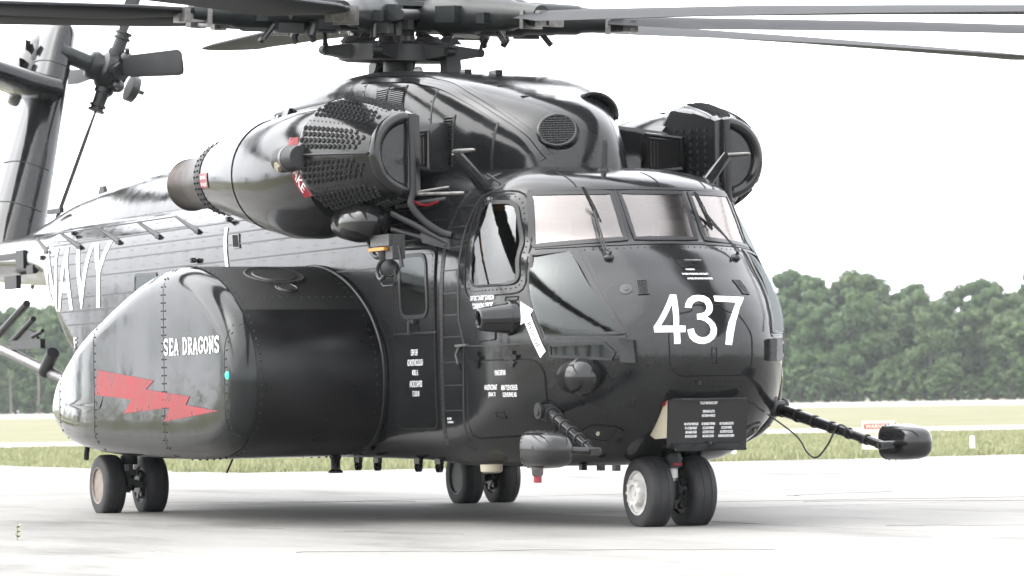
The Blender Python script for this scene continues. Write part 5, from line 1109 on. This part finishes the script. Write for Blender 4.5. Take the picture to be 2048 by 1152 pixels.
# ramp frame, tow boom
TB = empty('tow_boom_frame', (0, 0, 0), H)
for p, q_, r_ in (((-16.5, -.9, 1.93), (-15.15, -.9, 2.33), .045), ((-15.75, -.9, 1.89), (-14.9, -.9, 2.14), .035), ((-14.95, -.9, 1.93), (-14.55, -.9, 1.99), .025)):
    MB().tube([p, q_], r_, 8).build('brace', M['matte'], TB)
MB().box((-15.15, -.9, 1.84), (1.2, .06, .11)).build('beam', M['matte'], TB, 0)
MB().prism([(-15.55, -.9, 1.89), (-14.75, -.9, 1.89), (-14.85, -.9, 1.97), (-15.1, -.9, 2.02)], (0, .03, 0)).build('gusset', M['matte'], TB, 0)
MB().tube([(-16.9, -.9, 1.92), (-13.7, -.9, 1.405), (-12.4, -.9, 1.2)], .062, 12).build('boom_tube', M['steel'], TB)
MB().tube([(-14.35, -.95, 1.50), (-14.0, -.95, 1.72)], .075, 12).build('actuator', M['matte'], TB)
for p_, sz in (((-15.6, -.86, 2.92), (1.5, .05, .07)), ((-15.3, -.90, 2.86), (.3, .08, .22)), ((-16.3, -.72, 2.62), (.5, .06, .16)), ((-14.7, -.98, 2.72), (.25, .05, .10))):
    MB().box(p_, sz).build('tail_fitting', M['matte'], H, 0)
# ---------------- landing gear
def wheel(parent, c, side, r_, wd, rimmat, kind):
    W_ = empty('wheel', (0, 0, 0), parent); c = Vector(c); fl = c.z-.002
    prof_t = [(-.5, .60), (-.50, .72), (-.49, .84), (-.44, .93), (-.34, .985), (-.18, 1.0), (-.165, .985), (-.15, 1.0), (0, 1.005), (.15, 1.0), (.165, .985), (.18, 1.0), (.34, .985), (.44, .93), (.49, .84), (.50, .72), (.5, .60)]
    seg = 56; rings = []
    for t, k in prof_t:
        rg = []
        for a in np.linspace(0, 2*math.pi, seg, endpoint=False):
            x, z = r_*k*math.cos(a), r_*k*math.sin(a); bulge = 1.
            if z < -fl+.03: bulge = 1+.10*max(0, min(1, (-fl+.03-z)/.06)); z = max(z, -fl)
            rg.append((c.x+x, c.y+t*wd*bulge, c.z+z))
        rings.append(rg)
    MB().loft(rings, False, False).build('tyre', M['tyre'], W_, 35)
    for sd in (-1, 1):
        outer = sd == side; m = rimmat if outer else M['grease']
        b = MB(); o = c+Vector((0, sd*wd*.0, 0)); d = (0, sd, 0); rr = r_*.62
        if kind == 'nose' and outer:
            b.lathe(o, d, [(wd*.40, rr*1.02), (wd*.50, rr*1.0), (wd*.50, rr*.92), (wd*.30, rr*.84), (wd*.18, rr*.78), (wd*.18, rr*.62), (wd*.62, rr*.58), (wd*.68, rr*.52), (wd*.68, rr*.40), (wd*.58, rr*.34), (wd*.58, rr*.12), (wd*.62, rr*.1), (wd*.62, 0)], 36)
            for k in range(10): a = 2*math.pi*k/10; b.box(o+Vector((rr*.55*math.cos(a), sd*wd*.62, rr*.55*math.sin(a))), (.022, .035, .022))
        elif outer:
            b.lathe(o, d, [(wd*.40, rr*1.02), (wd*.50, rr*.98), (wd*.48, rr*.90), (wd*.20, rr*.80), (wd*.10, rr*.74), (wd*.10, rr*.40), (wd*.22, rr*.34), (wd*.34, rr*.22), (wd*.34, rr*.12), (wd*.26, rr*.1), (wd*.26, 0)], 36)
        else:
            b.lathe(o, d, [(wd*.40, rr*1.02), (wd*.48, rr*.98), (wd*.30, rr*.85), (wd*.35, rr*.6), (wd*.62, rr*.5), (wd*.62, .03)], 28)
            for k in range(7): a = 2*math.pi*k/7; b.box(o+Vector((rr*.62*math.cos(a), sd*wd*.46, rr*.62*math.sin(a))), (.05, .06, .05))
        b.build('rim' if outer else 'brake', m, W_)
def gear(x, y, sep, kind, side_rims):
    G = empty('nose_gear' if kind == 'nose' else 'main_gear', (0, 0, 0), H); zc = .282
    for sd in (-1, 1): wheel(G, (x, y+sd*sep/2, zc), sd, .312, .225, side_rims[sd], kind)
    b = MB(); b.lathe((x, y, zc), (0, 1, 0), [(-sep/2, .035), (sep/2, .035)], 12); b.build('axle', M['grease'], G)
    tx = .06 if kind == 'nose' else 0.0
    b = MB(); b.lathe((x+tx, y, .95), (0, 0, -1), [(0, .07), (.22, .07), (.22, .085), (.32, .085), (.33, .075), (.37, .075), (.37, .09), (.46, .09), (.465, .045)], 20); b.build('oleo_cylinder', M['hubm'], G)
    b = MB(); b.lathe((x+tx, y, .50), (0, 0, -1), [(0, .042), (.14, .042)], 16, cap=False); b.build('piston', M['steel'], G)
    b = MB(); b.lathe((x+tx*.8, y, .38), (0, 0, -1), [(0, .055), (.12, .06), (.16, .05)], 14); b.tube([(x+tx, y, .33), (x-.08, y, .30), (x, y, zc)], .04, 8); b.tube([(x-.09, y, .52), (x-.18, y, .42), (x-.07, y, .32)], .025, 8); b.tube([(x+.02, y+.09, .30), (x+.09, y+.04, .30)], .035, 8); b.build('fork', M['hubm'] if kind == 'nose' else M['grease'], G)
    if kind == 'nose':
        b = MB(); b.box((x+tx+.085, y, .52), (.015, .09, .02)); b.build('red_placard', M['red'], G, 0)
        MB().lathe((x+tx, y, .505), (0, 0, -1), [(0, .044), (.10, .044)], 16, cap=False).build('piston_wrap', M['white'], G)
    else:
        b = MB(); b.tube([(x+.05, y-.03, .75), (x+.03, y-.02, .38)], .028, 8); b.build('brake_rod', M['steel'], G)
        b = MB()
        for k in range(10): b.box((x+random.uniform(-.1, .12), y+random.uniform(-.12, .12), random.uniform(.2, .5)), (.06, .05, .06), Matrix.Rotation(random.random()*3, 3, 'Z'))
        b.build('brake_lines', M['grease'], G, 0)
gear(0, 0, .405, 'nose', {-1: M['rim'], 1: M['rimd']})
gear(-8.31, -1.98, .455, 'main', {-1: M['rimt'], 1: M['rimd']})
gear(-8.31, 1.98, .42, 'main', {-1: M['rimd'], 1: M['rimt']})
# ---------------- humid summer air
hz = MB(); hz.box((0, 0, 21), (2480, 2480, 45)); hm = bpy.data.materials.new('humid_air'); hm.use_nodes = True; n_ = hm.node_tree; n_.nodes.clear()
o_ = n_.nodes.new('ShaderNodeOutputMaterial'); v_ = n_.nodes.new('ShaderNodeVolumePrincipled'); v_.inputs['Color'].default_value = (.92, .96, 1, 1); v_.inputs['Density'].default_value = .00010; v_.inputs['Anisotropy'].default_value = .2
n_.links.new(v_.outputs[0], o_.inputs['Volume']); tag(hz.build('haze', hm, None, 0), kind='stuff')
